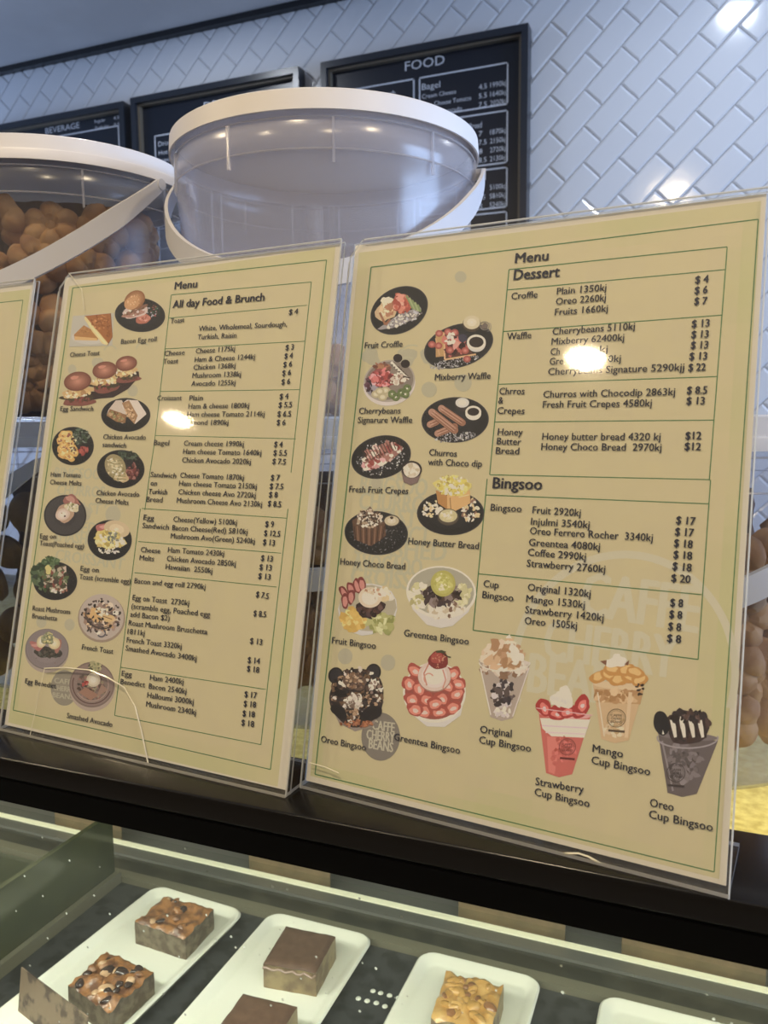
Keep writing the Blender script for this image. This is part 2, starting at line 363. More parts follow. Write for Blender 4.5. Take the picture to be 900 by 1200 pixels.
def plate(x0, x1, y0, y1, rot, label):
    cx, cy = (x0+x1)/2, y1; z = -.480
    r = thing('serving_plate', label, 'plate', (cx, cy, z), 'long cream plates in the case')
    W, D = (x1-x0)/2, y1-y0; Rm = Matrix.Rotation(rot, 4, 'Z')
    def ring(ins, zz, rad):
        pts = []
        for (sx, sy, a0) in ((1, 1, 0), (-1, 1, 90), (-1, -1, 180), (1, -1, 270)):
            for k in range(6):
                a = math.radians(a0+k*18); X = sx*(W-ins-rad)+rad*math.cos(a); Y = (0 if sy > 0 else -D)-sy*(ins+rad)+rad*math.sin(a)
                v = Rm @ Vector((X, Y, 0)); pts.append((cx+v.x, cy+v.y, z+zz))
        return pts
    rings = [ring(.006, .0004, .010), ring(.0, .009, .014), ring(.0015, .0105, .0135), ring(.004, .0102, .012), ring(.009, .0055, .009), ring(.012, .005, .008)]
    q = MB(); vs = [v for g in rings for v in g]; n = 24
    fs = [(i*n+j, i*n+(j+1) % n, (i+1)*n+(j+1) % n, (i+1)*n+j) for i in range(5) for j in range(n)]
    fs += [tuple(range(n))[::-1], tuple(5*n+j for j in range(n))]
    q.add(vs, fs); o = q.build('dish', CREAM, r, True)
    return r
plate(-.503, -.393, .345, .622, math.radians(-3), 'cream rectangular plate with two nut-topped brownies, leftmost in the case')
plate(-.371, -.263, .345, .628, 0, 'cream rectangular plate with two plain chocolate squares, second from the left')
plate(-.217, -.110, .345, .627, 0, 'cream rectangular plate with one golden nut slice, third from the left')
plate(-.062, .046, .345, .627, 0, 'cream rectangular plate at the lower right corner of the photo, nearly out of sight')

def slice_(P, zt, h, mat_top, mat_side, label, seed, lump=.0022, name='brownie', bits=0, bitmat=None, frost=None):
    rn = random.Random(seed); zb = -.475; n = 22; cx = sum(p[0] for p in P)/4; cy = sum(p[1] for p in P)/4
    r = thing(name, label, 'cake', (cx, cy, zb))
    from mathutils import noise as NZ
    vs = []; fs = []
    def pt(u, v):
        a = Vector(P[0]).lerp(Vector(P[3]), u); b = Vector(P[1]).lerp(Vector(P[2]), u); return a.lerp(b, v)
    for i in range(n+1):
        for j in range(n+1):
            u, v = i/n, j/n; p = pt(u, v); e = min(u, v, 1-u, 1-v)
            z = zb+h+lump*1.6*(NZ.noise(Vector((p.x*90, p.y*90, seed)))+.5*NZ.noise(Vector((p.x*220, p.y*220, seed*3))))-.0025*max(0, 1-e*14)
            jit = .0012 if 0 < e else .0
            k = 1+ (.012*NZ.noise(Vector((p.x*120, p.y*120, 9)))if e == 0 else 0)
            vs.append((cx+(p.x-cx)*k, cy+(p.y-cy)*k, z))
    fs = [(i*(n+1)+j, (i+1)*(n+1)+j, (i+1)*(n+1)+j+1, i*(n+1)+j+1) for i in range(n) for j in range(n)]
    q = MB(); q.add(vs, fs)
    top = q.build('topping', mat_top, r, True)
    # sides and bottom as the crumb
    edge = [i*(n+1) for i in range(n+1)]+[n*(n+1)+j for j in range(1, n+1)]+[i*(n+1)+n for i in range(n-1, -1, -1)]+[j for j in range(n-1, 0, -1)]
    q = MB(); E = len(edge); lv = []
    for t_ in range(5):
        f = t_/4
        for e in edge:
            p = vs[e]; k = 1+.02*NZ.noise(Vector((p[0]*150, p[1]*150, f*6+seed)))*(0 if t_ == 4 else 1)+.006*(1-f)
            lv.append((cx+(p[0]-cx)*k, cy+(p[1]-cy)*k, zb+(p[2]-zb)*f-(0.0003 if t_ == 4 else 0)))
    fs = [(t_*E+k, t_*E+(k+1) % E, (t_+1)*E+(k+1) % E, (t_+1)*E+k) for t_ in range(4) for k in range(E)]+[tuple(range(E))[::-1]]
    q.add(lv, fs); q.build('crumb', mat_side, r, True)
    for k in range(bits):
        u, v = rn.uniform(.1, .9), rn.uniform(.1, .9); p = pt(u, v); rr = rn.uniform(.0025, .0055)
        bm = bmesh.new(); bmesh.ops.create_icosphere(bm, subdivisions=2, radius=rr)
        sx, sy = rn.uniform(.8, 1.5), rn.uniform(.6, 1)
        for vt in bm.verts:
            s = 1+.35*NZ.noise(vt.co*300+Vector((k, seed, 0))); c, d = math.cos(k), math.sin(k)
            X, Y = vt.co.x*sx*s, vt.co.y*sy*s; vt.co = (p.x+X*c-Y*d, p.y+X*d+Y*c, zb+h+.0004+vt.co.z*.55*s)
        q = MB(); bm.verts.index_update(); q.add([v_.co.copy() for v_ in bm.verts], [[v_.index for v_ in f_.verts] for f_ in bm.faces]); bm.free()
        q.build('nut', bitmat[k % len(bitmat)], r, True)
    if frost:
        q = MB(); pts = []
        for k in range(15):
            t_ = k/14; p = pt(t_, 0); pts.append((p.x, p.y-.0006, zb+h-.0055+.002*math.sin(k*1.9)+.0012*math.sin(k*4.3)))
        q.tube(pts, .0009, 6); q.build('icing_edge', frost, r, True)
    return r
BT1 = mat('brownie_top', (.33,.155,.06), .35, noise=(90, (.13,.06,.035), .44, .6), bump=(150, .6, .002), coat=.3)
BS1 = mat('brownie_crumb', (.20,.165,.12), .75, noise=(120, (.11,.085,.06), .4, .6), bump=(200, .6, .001))
BT2 = mat('choc_icing_top', (.105,.060,.042), .40, noise=(130, (.135,.08,.055), .4, .65))
BS2 = mat('pale_caramel_crumb', (.30,.235,.13), .6, noise=(70, (.17,.12,.075), .4, .6), bump=(150, .5, .001))
BT3 = mat('golden_nut_top', (.48,.26,.07), .28, noise=(80, (.60,.38,.14), .42, .6), bump=(120, .6, .002), coat=.4)
CHIP = mat('dark_choc_chip', (.045,.03,.028), .22, coat=.5); NUT = mat('pale_nut', (.50,.33,.20), .35, coat=.3); NUTG = mat('golden_nut', (.52,.30,.09), .25, coat=.5)
PEC = mat('pecan_brown', (.26,.12,.05), .3, coat=.4)
slice_([(-.4650,.4622), (-.4619,.5049), (-.4090,.4998), (-.4116,.4492)], 0, .0225, BT1, BS1, 'brownie studded with dark chocolate chips, nearer one on the leftmost plate', 5, .0028, bits=26, bitmat=[CHIP, CHIP, BT1, NUT])
slice_([(-.4663,.5473), (-.4662,.5896), (-.4109,.5903), (-.4095,.5444)], 0, .0225, BT1, BS1, 'brownie with few dark spots on its orange-brown top, farther one on the leftmost plate', 8, .0022, bits=10, bitmat=[CHIP, BT1, BT1, NUT])
slice_([(-.3283,.5395), (-.3344,.5908), (-.2866,.5936), (-.2817,.5451)], 0, .0235, BT2, BS2, 'plain chocolate-iced square with pale caramel side, farther one on the second plate', 11, .0004, name='chocolate_slice', frost=mat('icing_rim', (.30,.20,.16), .3))
slice_([(-.3236,.4600), (-.3250,.5031), (-.2784,.5060), (-.2765,.4620)], 0, .0235, BT2, BS2, 'plain chocolate-iced square at the photo bottom edge, nearer one on the second plate', 12, .0004, name='chocolate_slice')
slice_([(-.1782,.5338), (-.1822,.5863), (-.1343,.5863), (-.1320,.5330)], 0, .0225, BT3, BS2, 'golden caramel slice with glazed nuts on the third plate', 14, .0028, name='caramel_slice', bits=34, bitmat=[NUTG, NUTG, PEC, BT3])

q = MB(); Mx = Matrix.Translation((-.501, .4435, -.4795)) @ Matrix.Rotation(math.radians(-15), 4, 'Z') @ Matrix.Rotation(math.radians(-8), 4, 'X')
q.box(0, .092, 0, .0012, 0, .040, M=Mx)
o = q.build('price_card', CARDD, origin=(-.4975, .440, -.4795))
tag(o, 'small mottled brown price card standing at the near end of the leftmost plate', 'card')

# ------------------------------------------------------------------ tubs
def tub(x, y, z, H, label, two_tier=True, psi0=-8, drop=.096, zp=None, pw=1.0):
    r = thing('biscuit_tub', label, 'tub', (x, y, z), 'clear plastic tubs with white lids')
    c = (x, y, z); RB, RT = .100, .1105
    zl = H-(.0195 if two_tier else .0135)      # underside of lid skirt
    out = [(0, .001), (RB-.006, .001), (RB, .006)]+[(RB+(RT-RB)*t_, .006+(zl-.024-.006)*t_) for t_ in (.25, .5, .75, 1)]+[(RT+.0012, zl-.022), (RT+.0012, zl-.006), (RT, zl-.004), (RT, H-.004)]
    inn = [(max(a-.0013, 0), b+(.0013 if a < RB-.003 else 0)) for a, b in out][::-1]
    q = MB(); q.lathe(out+inn[:-1], 96, c, closed=True); bd = q.build('body', TUB if two_tier else TUBH, r, True); bd['base'] = r['base']
    q = MB()
    for zz in (zl-.0225, zl-.0035):
        q.lathe([(RT+.0014+.0006*math.cos(a), zz+.0006*math.sin(a)) for a in [k*PI/3 for k in range(6)]], 96, c, closed=True)
    q.build('moulded_rim', TUBLINE, bd, True)
    tick = None
    for k in range(10):
        a = math.radians(psi0+5+36*k+ (0 if two_tier else -9)); M_ = Matrix.Translation(c) @ Matrix.Rotation(a, 4, 'Z')
        q = MB(); q.box(RT+.001, RT+.0026, -.0008, .0008, zl-.031, zl-.004, M=M_); q.build('rim_rib', TUBLINE, bd)
    RL = .1148
    if two_tier: pr = [(0, H-.004), (.085, H-.004), (.0865, H-.0005), (.110, H-.0005), (.1118, H-.0015), (.1128, H-.0095), (.1130, H-.0115), (RL-.0005, H-.0120), (RL, H-.0130), (RL+.0002, zl), (RL-.0012, zl), (RL-.0015, H-.0140), (.1115, H-.0135), (.1105, H-.003), (.0, H-.006)]
    else: pr = [(0, H-.004), (.100, H-.004), (.102, H-.0003), (.1125, H-.0003), (RL-.0006, H-.0014), (RL+.0002, zl), (RL-.0012, zl), (RL-.0018, H-.003), (.102, H-.0035), (.0, H-.006)]
    q = MB(); q.lathe(pr, 96, c); q.build('lid', LID, r, True)
    zp = zp if zp is not None else H-.03
    R0 = .1182; n = 40; pts = []; fr = []
    for k in range(n+1):
        ps = PI*k/n; a = math.radians(psi0)-ps
        pts.append(Vector((x+R0*math.cos(a), y+R0*math.sin(a), z+zp-drop*max(0, math.sin(ps))**pw)))
    def cs(i):
        t_ = (pts[min(i+1, n)]-pts[max(i-1, 0)]).normalized(); rad = Vector((pts[i].x-x, pts[i].y-y, 0)).normalized()
        up = t_.cross(rad).normalized()
        e = min(i, n-i)/n; hw = .0046+.0034*min(1, e*9); th = .0012
        return [rad*a_*th+up*b_*hw for a_, b_ in ((-1,-1), (1,-.93), (1,.93), (-1,1))]
    q = MB(); q.sweep(pts, cs); hd = q.build('handle', HANDLE, r, True); hd['base'] = r['base']
    for s in (0, n):
        d = Vector((pts[s].x-x, pts[s].y-y, 0)).normalized(); a = Vector((x, y, pts[s].z))+d*(RT-.001)
        q = MB(); q.tube([a, a+d*.0105], .0042, 14); q.build('pivot', HANDLE, hd, True)
    return r
tub(-.5245, .5668, 0.0007, .2086, 'tub full of brown flower-shaped biscuits, upper left beside the empty tub', psi0=-8, drop=.096, zp=.185)
tub(-.2721, .5716, 0.0007, .2020, 'nearly empty clear tub with cream lid, on top behind the gap between the menus', two_tier=False, psi0=14, drop=.090, zp=.177)
tub(-.5245, .5668, -.217, .2170, 'lower tub of round biscuits at the far left, under the full tub', psi0=-60, drop=.08, zp=.185)
tub(-.2721, .5716, -.217, .2170, 'lower tub of biscuits between the menus, under the nearly empty tub', psi0=14, drop=.066, zp=.178)
tub(-.0200, .5676, -.217, .2170, 'lower tub of biscuits at the right edge behind the dessert menu, nothing on it', psi0=-17, drop=.080, zp=.186)

def flower_mesh():
    n = 40; R = .0232; T = .0086; vs = []; fs = []
    def rr(a): return R*(.78+.22*abs(math.cos(3*a))**.55)
    lv = [(.18, T*.55), (.32, T*1.05), (.62, T*1.12), (.86, T*.8), (1.0, .1*T), (.93, -T*.8), (.6, -T)]
    vs.append((0, 0, T*.80))
    for s, z in lv:
        for k in range(n): a = 2*PI*k/n; vs.append((s*rr(a)*math.cos(a), s*rr(a)*math.sin(a), z-(.0028*(abs(math.cos(3*a+PI/2))**8) if .3 < s < .95 and z > 0 else 0)))
    vs.append((0, 0, -T))
    for k in range(n): fs.append((0, 1+k, 1+(k+1) % n))
    for i in range(len(lv)-1):
        for k in range(n): fs.append((1+i*n+k, 1+(i+1)*n+k, 1+(i+1)*n+(k+1) % n, 1+i*n+(k+1) % n))
    b = 1+(len(lv)-1)*n
    for k in range(n): fs.append((b+k, len(vs)-1, b+(k+1) % n))
    q = MB(); q.add(vs, fs); return q
def round_mesh():
    q = MB(); T = .0052; q.lathe([(0, T*1.15), (.008, T*1.1), (.0135, T*.8), (.0162, T*.1), (.0135, -T*.8), (.008, -T), (0, -T)], 28); return q
fl = flower_mesh().build('flower_biscuit', FLOWER, smooth=True); ro = round_mesh().build('round_biscuit', ROUNDC, smooth=True)
used = {}
def pack(src, cx, cy, z0, z1, label, group, seed, a0, a1, spread=.0415, vs=.0335, R=.0815):
    rn = random.Random(seed); k = 0; z = z0+.018
    while z < z1-.012:
        a = a0+(k % 2)*.5*spread/R
        while a < a1:
            if src.name in used: o = src.copy(); C.objects.link(o)
            else: o = src; used[src.name] = 1
            # face outward, then a random tumble
            out = Vector((math.cos(a), math.sin(a), rn.uniform(-.45, .45))).normalized()
            tilt = rn.choice((.15, .25, .4, .55)); out = (out+Vector((rn.uniform(-1,1), rn.uniform(-1,1), rn.uniform(-1,1)))*tilt).normalized()
            s = rn.uniform(.93, 1.04); er = (.0232 if src is fl else .0165)*s; et = .0095*s
            ra = Vector((math.cos(a), math.sin(a), 0)); ta = Vector((-ra.y, ra.x, 0)); d_ = abs(out.dot(ra))
            ext = er*math.sqrt(max(0, 1-d_*d_))+et*d_; tang = er*math.sqrt(max(0, 1-out.dot(ta)**2))
            rad = min(R, math.sqrt(.0975**2-(tang*.8)**2)-ext)-rn.uniform(0, .002)
            ez = er*math.sqrt(max(0, 1-out.z**2))+et*abs(out.z)
            zz = max(z+rn.uniform(-.004, .004), z0+.003+ez)
            o.location = (cx+rad*ra.x, cy+rad*ra.y, zz)
            o.rotation_euler = (out.to_track_quat('Z', 'Y') @ Euler((0, 0, rn.uniform(0, 6.28))).to_quaternion()).to_euler()
            o.scale = (s, s, s)
            tag(o, label, 'biscuit', group)
            a += spread/R*rn.uniform(.92, 1.05)
        z += vs; k += 1
A0, A1 = math.radians(-190), math.radians(10)
pack(fl, -.5245, .5668, 0, .180, 'brown flower-shaped biscuit packed in the full upper left tub', 'flower biscuits in the upper left tub', 1, A0, math.radians(30))
pack(ro, -.5245, .5668, -.217, -.04, 'golden brown round biscuit in the lower left tub', 'round biscuits in the lower left tub', 2, math.radians(-150), math.radians(-20), spread=.034, vs=.031)
pack(fl, -.2721, .5716, -.205, -.04, 'brown flower biscuit in the lower tub between the two menus', 'flower biscuits in the lower middle tub', 3, math.radians(-150), math.radians(-20), spread=.042, vs=.034)
pack(fl, -.0200, .5676, -.205, -.045, 'brown flower biscuit in the lower tub at the right edge', 'flower biscuits in the lower right tub', 4, math.radians(-150), math.radians(0), spread=.042, vs=.034)
rn = random.Random(9)
for k in range(22):
    o = fl.copy(); C.objects.link(o); a = k*2.399; rad = .064*math.sqrt((k+.5)/14) if k < 14 else .062
    if k >= 14: a = math.radians(-150+15*(k-14))
    o.location = (-.2721+rad*math.cos(a)*.9, .5716+rad*math.sin(a)*.9, .016+(.019 if k >= 14 else 0)+rn.uniform(0, .006)); o.rotation_euler = (rn.uniform(-.5, .5), rn.uniform(-.5, .5), rn.uniform(0, 6))
    tag(o, 'brown flower biscuit among the few left in the bottom of the nearly empty tub', 'biscuit', 'flower biscuits left in the empty tub')
from mathutils import noise as NZ
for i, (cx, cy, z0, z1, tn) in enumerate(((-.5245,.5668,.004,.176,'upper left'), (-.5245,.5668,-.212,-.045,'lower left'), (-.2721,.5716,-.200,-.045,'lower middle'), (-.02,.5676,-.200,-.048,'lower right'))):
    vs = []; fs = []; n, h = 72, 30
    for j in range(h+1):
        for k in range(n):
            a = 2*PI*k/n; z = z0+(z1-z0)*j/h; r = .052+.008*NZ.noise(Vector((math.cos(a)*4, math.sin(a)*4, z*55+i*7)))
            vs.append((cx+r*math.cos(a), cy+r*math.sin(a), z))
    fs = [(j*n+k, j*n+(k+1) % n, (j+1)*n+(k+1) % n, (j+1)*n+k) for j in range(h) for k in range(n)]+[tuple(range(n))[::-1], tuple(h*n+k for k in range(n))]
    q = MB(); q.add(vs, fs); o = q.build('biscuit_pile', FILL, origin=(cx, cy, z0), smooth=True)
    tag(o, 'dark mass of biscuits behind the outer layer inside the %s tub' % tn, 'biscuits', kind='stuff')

# ------------------------------------------------------------------ the printed menus in their acrylic holders
HL = ((0.0008362532854398235, 0.00010202963749697195, -0.21780568283549112), (0.00014409509974692603, -0.0006215097628323364, 0.5274799743123074), (0.0007600034001071617, 0.00022436150584345538, 1.0))
HR = ((0.0007321100992885274, 6.506365190163825e-05, -0.48171496803156316), (0.00017040237272229828, -0.0006692747386469388, 0.5535202617347322), (0.0008912275560273495, 0.00023917851665283723, 1.0))
LT = (.655, .59, .37)            # what a perfect white page returns under the room's warm light
def ink(c):
    y_ = .3*c[0]+.59*c[1]+.11*c[2]; c = [y_+(v-y_)*.84 for v in c]
    return tuple(min(.95, a/b) for a, b in zip(lin(c), LT))
DARK = (24, 26, 36)
class Art:
    """flat print: shapes are given on a drawing of the page (crop origin + scale) and laid down in page metres"""
    def __init__(s, H, frame, root, crop):
        s.H, s.F, s.root, s.crop, s.q, s.z = H, frame, root, crop, MB(), .00034
        s.rn = random.Random(1)
    def uv(s, x, y):
        X0, Y0, k = s.crop; return hom(s.H, X0+x/k, Y0+y/k)
    def P(s, u, v, d):
        c, U, V, N = s.F; return c+U*u+V*v+N*d
    def poly(s, pts, col):
        s.z += 6e-7; s.q.add([s.P(*s.uv(*p), s.z) for p in pts], [list(range(len(pts)))], 0, ink(col))
    def e(s, cx, cy, rx, ry, col, rot=0, n=28):
        a = math.radians(rot); s.poly([(cx+rx*math.cos(t)*math.cos(a)-ry*math.sin(t)*math.sin(a), cy+rx*math.cos(t)*math.sin(a)+ry*math.sin(t)*math.cos(a)) for t in [2*PI*k/n for k in range(n)]], col)
    def g(s, cx, cy, rx, ry, c0, c1, rot=0, n=6):   # soft change of printed colour from rim c0 to middle c1
        for k in range(n):
            t = k/(n-1); f = 1-t*.85
            s.e(cx, cy, rx*f, ry*f, [a+(b-a)*t for a, b in zip(c0, c1)], rot)
    def b(s, cx, cy, rx, ry, col, rough=.25, rot=0, n=18):
        rn = s.rn; a0 = math.radians(rot); ph = [rn.uniform(0, 6.28) for _ in range(3)]
        pts = []
        for k in range(n):
            t = 2*PI*k/n; m_ = 1+rough*(.5*math.sin(2*t+ph[0])+.35*math.sin(3*t+ph[1])+.3*math.sin(5*t+ph[2]))
            x, y = rx*m_*math.cos(t), ry*m_*math.sin(t); pts.append((cx+x*math.cos(a0)-y*math.sin(a0), cy+x*math.sin(a0)+y*math.cos(a0)))
        s.poly(pts, col)
    def sc(s, cx, cy, rx, ry, n, size, cols, rot=0, asp=1.6, rough=.4):
        rn = s.rn; a0 = math.radians(rot)
        for _ in range(n):
            t = rn.uniform(0, 6.28); r = math.sqrt(rn.random()); x, y = rx*r*math.cos(t), ry*r*math.sin(t)
            z = size*rn.uniform(.5, 1.3); c = rn.choice(cols); j = rn.uniform(-12, 12)
            s.b(cx+x*math.cos(a0)-y*math.sin(a0), cy+x*math.sin(a0)+y*math.cos(a0), z*rn.uniform(1, asp), z, [max(0, min(255, v+j)) for v in c], rough, rn.uniform(0, 180), 9)
    def ln(s, pts, w, col):
        for (x0, y0), (x1, y1) in zip(pts, pts[1:]):
            L = math.hypot(x1-x0, y1-y0) or 1; nx, ny = -(y1-y0)/L*w/2, (x1-x0)/L*w/2
            s.poly([(x0+nx, y0+ny), (x1+nx, y1+ny), (x1-nx, y1-ny), (x0-nx, y0-ny)], col)
    def arc(s, cx, cy, rx, ry, a0, a1, w, col, n=18):
        s.ln([(cx+rx*math.cos(math.radians(a0+(a1-a0)*k/n)), cy+ry*math.sin(math.radians(a0+(a1-a0)*k/n))) for k in range(n+1)], w, col)
    def text(s, st, x0, y0, x1, y1, h, col=DARK, bold=False):
        (a, b), (c, d) = s.uv(x0, y0), s.uv(x1, y1)
        vs, fs, m0, m1 = _txt[(st, bold)]; k = h/.72; L = math.hypot(c-a, d-b); kx = L/(m1-m0); ux, uy = (c-a)/L, (d-b)/L
        s.z += 1e-7
        for n_, (ox, oy) in enumerate(((-1, 0), (1, 0), (0, .7)) if bold else ((-.5, 0), (.5, 0))):
            dx, dy = ox*h*.040, oy*h*.025; s.z += 1.5e-7
            s.q.add([s.P(a+ux*((vx-m0)*kx+dx)-uy*(vy*k+dy), b+uy*((vx-m0)*kx+dx)+ux*(vy*k+dy), s.z) for vx, vy in vs], fs, 0, ink(col))
    def done(s, name, label=None, z=None):
        o = s.q.build(name, PRINT, s.root); s.q = MB()
        if label: o['label'] = label
        return o

def holder(c, yaw, rec, label, w=.2105, h=.297, px=None, H=None):
    """px: the corners of the sheet of paper on the drawing"""
    c = Vector(c)
    U = Vector((math.cos(yaw), math.sin(yaw), 0)); V = Vector((-math.sin(yaw)*math.sin(rec), math.cos(yaw)*math.sin(rec), math.cos(rec))); N = Vector((math.sin(yaw)*math.cos(rec), -math.cos(yaw)*math.cos(rec), math.sin(rec)))
    zl = -.195
    r = thing('menu_holder', label, 'menu', (c.x, c.y, zl), 'printed menus in clear stands on the black ledge')
    F = (c, U, V, N)
    P = lambda u, v, d: c+U*u+V*v+N*d
    corners = [hom(H, *p) for p in px] if px else [(-w/2, h), (w/2, h), (w/2, 0), (-w/2, 0)]
    q = MB(); q.add([P(u, v, d) for d in (.0003, -.0001) for u, v in corners], [(0,1,2,3), (7,6,5,4), (0,4,5,1), (1,5,6,2), (2,6,7,3), (3,7,4,0)]); q.build('page', PAPER, r)
    mx = .0015; TLc, TRc, BRc, BLc = [Vector(p) for p in corners]
    TLc += Vector((-mx, mx)); TRc += Vector((mx, mx)); BRc = Vector((BRc.x+mx, -.0022)); BLc = Vector((BLc.x-mx, -.0022))
    def sheet(name, d0, d1, clip=0):
        L_ = [BLc, BRc, TRc]+([TLc.lerp(TRc, clip/.21), TLc.lerp(BLc, clip*1.3/.297)] if clip else [TLc])
        n = len(L_); q = MB()
        q.add([P(p.x, p.y, d) for d in (d0, d1) for p in L_], [list(range(n)), list(range(2*n-1, n-1, -1))], 0)
        q.add([P(p.x, p.y, d) for d in (d0, d1) for p in L_], [(i, (i+1) % n, n+(i+1) % n, n+i) for i in range(n)], 1)
        return q.build(name, [ACRYL, ACEDGE], r)
    sheet('front_sheet', .0016, .0030, .007); sheet('back_sheet', -.0022, -.0008)
    for a_, b_ in ((BLc, TLc.lerp(BLc, .04)), (BRc, TRc), (TLc.lerp(TRc, .04), TRc)):        # pale tubes painting bright highlights along the sheet edges
        q = MB(); q.tube([P(a_.x, a_.y, .0030), P(b_.x, b_.y, .0030)], .0004, 5); q.build('edge_highlight', EDGE, r)
    ul, ur, vb = BLc.x, BRc.x, -.0022
    # foot lying back on the ledge
    a, b = P(ul, vb, .0036), P(ur, vb, .0036); bk = Vector((-math.sin(yaw), math.cos(yaw), 0))*min(.052, .392-max(a.y, b.y)+.012)
    q = MB(); q.add([(p.x, p.y, z) for z in (zl+.0002, zl+.0020) for p in (a, b, b+bk, a+bk)], [(0,1,2,3), (7,6,5,4)]); q.add([(p.x, p.y, z) for z in (zl+.0002, zl+.0020) for p in (a, b, b+bk, a+bk)], [(0,1,5,4), (1,2,6,5), (2,3,7,6), (3,0,4,7)], 1)
    q.build('foot', [ACRYL, ACEDGE], r)
    return r, F

def background(A, px, green):
    """the print's own tan ground with its green wash along the margins"""
    cs = [A.uv(*p) for p in px]; n, mrows = 30, 42; vs = []; fc = []; q = A.q
    rn = random.Random(4)
    def pos(i, j):
        s_, t_ = i/n, j/mrows
        a = [cs[0][k]*(1-s_)+cs[1][k]*s_ for k in (0, 1)]; b_ = [cs[3][k]*(1-s_)+cs[2][k]*s_ for k in (0, 1)]
        return [a[k]*(1-t_)+b_[k]*t_ for k in (0, 1)]
    for j in range(mrows):
        for i in range(n):
            e = min(i+.5, n-i-.5)/n*.21/.297; e2 = min(j+.5, mrows-j-.5)/mrows; e = min(e, e2)
            nz = NZ.noise(Vector((i*.16, j*.16, green))); n2 = NZ.noise(Vector((i*.5, j*.5, green+9)))
            g_ = max(0, min(1, (.75-e*22)+nz*.8)) if e < .06 else max(0, nz*.5-.15)*(1 if j > mrows*.7 else .35)
            base = (.735+.02*n2, .685+.02*n2, .485); gr = (.60, .655, .36)
            col = tuple(a*(1-g_*.6)+b_*g_*.6 for a, b_ in zip(base, gr))
            P4 = [A.P(*pos(*ij), .00033) for ij in ((i, j), (i+1, j), (i+1, j+1), (i, j+1))]
            q.add(P4, [(0, 1, 2, 3)], 0, col)
    return A.done('printed_ground')
GREEN = (62, 108, 48)

def lettering(A, rows, size):
    for st, x0, y0, x1, y1, *o in rows:
        b = o[0] if o else False; h = o[1] if len(o) > 1 else size
        A.text(st, x0, y0, x1, y1, h, DARK, b)

# --- third menu, mostly out of the frame
r3, F3 = holder((-.5447, .3803, -.1930), -.079, .2373, 'printed menu in a clear stand cut off by the left edge of the photo')
A3 = Art(HL, F3, r3, (0, 0, 1))
A3.uv = lambda x, y: (x, y)
background(A3, [(-.101, .2925), (.101, .2925), (.101, .005), (-.101, .005)], 5)
for pts in ([(-.095, .285), (.095, .285), (.095, .012), (-.095, .012), (-.095, .285)],): A3.ln(pts, .0006, GREEN)
A3.done('border_lines')

# --- left menu: all day food and brunch
rL, FL = holder((-.30326, .35897, -.19282), -.07915, .23732, 'All day Food & Brunch menu in a cracked clear stand, left of the dessert menu', px=[(77, 326), (400, 286), (336, 926), (6, 849)], H=HL)
CA, CB = (20, 280, 2.308), (0, 580, 2.195)
TA = [('Menu',428,138,488,132,True,.0050), ('All day Food & Brunch',423,188,670,168,True,.0050), ('Toast',417,230,454,226), ('$ 4',737,206,761,204,True),
 ('White, Wholemeal, Sourdough,',493,250,732,238), ('Turkish, Raisin',490,273,595,268), ('Cheese',400,317,455,314), ('Toast',397,339,437,337),
 ('Cheese 1175kj',485,311,591,304), ('Ham & Cheese 1244kj',482,334,645,326), ('Chicken 1368kj',479,355,592,350), ('Mushroom 1338kj',476,377,607,373), ('Avocado 1255kj',473,399,592,396),
 ('$ 3',728,302,750,300,True), ('$ 4',725,325,747,323,True), ('$ 6',722,348,745,346,True), ('$ 6',719,371,742,369,True), ('$ 6',717,395,740,393,True),
 ('Croissant',381,438,447,437), ('Plain',468,438,504,437), ('Ham & cheese 1800kj',465,460,629,458), ('Ham cheese Tomato 2114kj',462,482,671,481), ('Almond 1890kj',458,504,573,504),
 ('$ 4',712,434,735,433,True), ('$ 5.5',709,457,745,456,True), ('$ 6.5',706,481,742,481,True), ('$ 6',704,504,727,504,True),
 ('Bagel',372,558,413,559), ('Cream cheese 1990kj',453,560,615,562), ('Ham cheese Tomato 1640kj',451,582,662,586), ('Chicken Avocado 2020kj',448,605,634,610),
 ('$ 4',697,563,719,564,True), ('$ 5.5',695,586,731,587,True), ('$ 7.5',692,609,728,611,True),
 ('Sandwich',363,644,432,648), ('on',363,667,380,668), ('Turkish',357,690,408,692), ('Bread',352,711,395,713),
 ('Cheese Tomato 1870kj',443,646,615,653), ('Ham cheese Tomato 2150kj',440,668,650,677), ('Chicken cheese Avo 2720kj',438,691,647,701), ('Mushroom Cheese Avo 2130kj',434,714,664,725),
 ('$ 7',688,653,711,654,True), ('$ 7.5',685,676,721,678,True), ('$ 8',683,699,706,700,True), ('$ 8.5',680,723,715,726,True),
 ('Bacon Egg roll',283,285,379,278), ('Cheese Toast',145,320,225,315), ('Egg Sandwich',119,466,208,466), ('Chicken Avocado',235,542,350,544), ('sandwich',233,563,297,566),
 ('Ham Tomato',93,643,174,646), ('Cheese Melts',91,664,176,668), ('Chicken Avocado',217,693,332,698), ('Cheese Melts',214,714,303,720)]
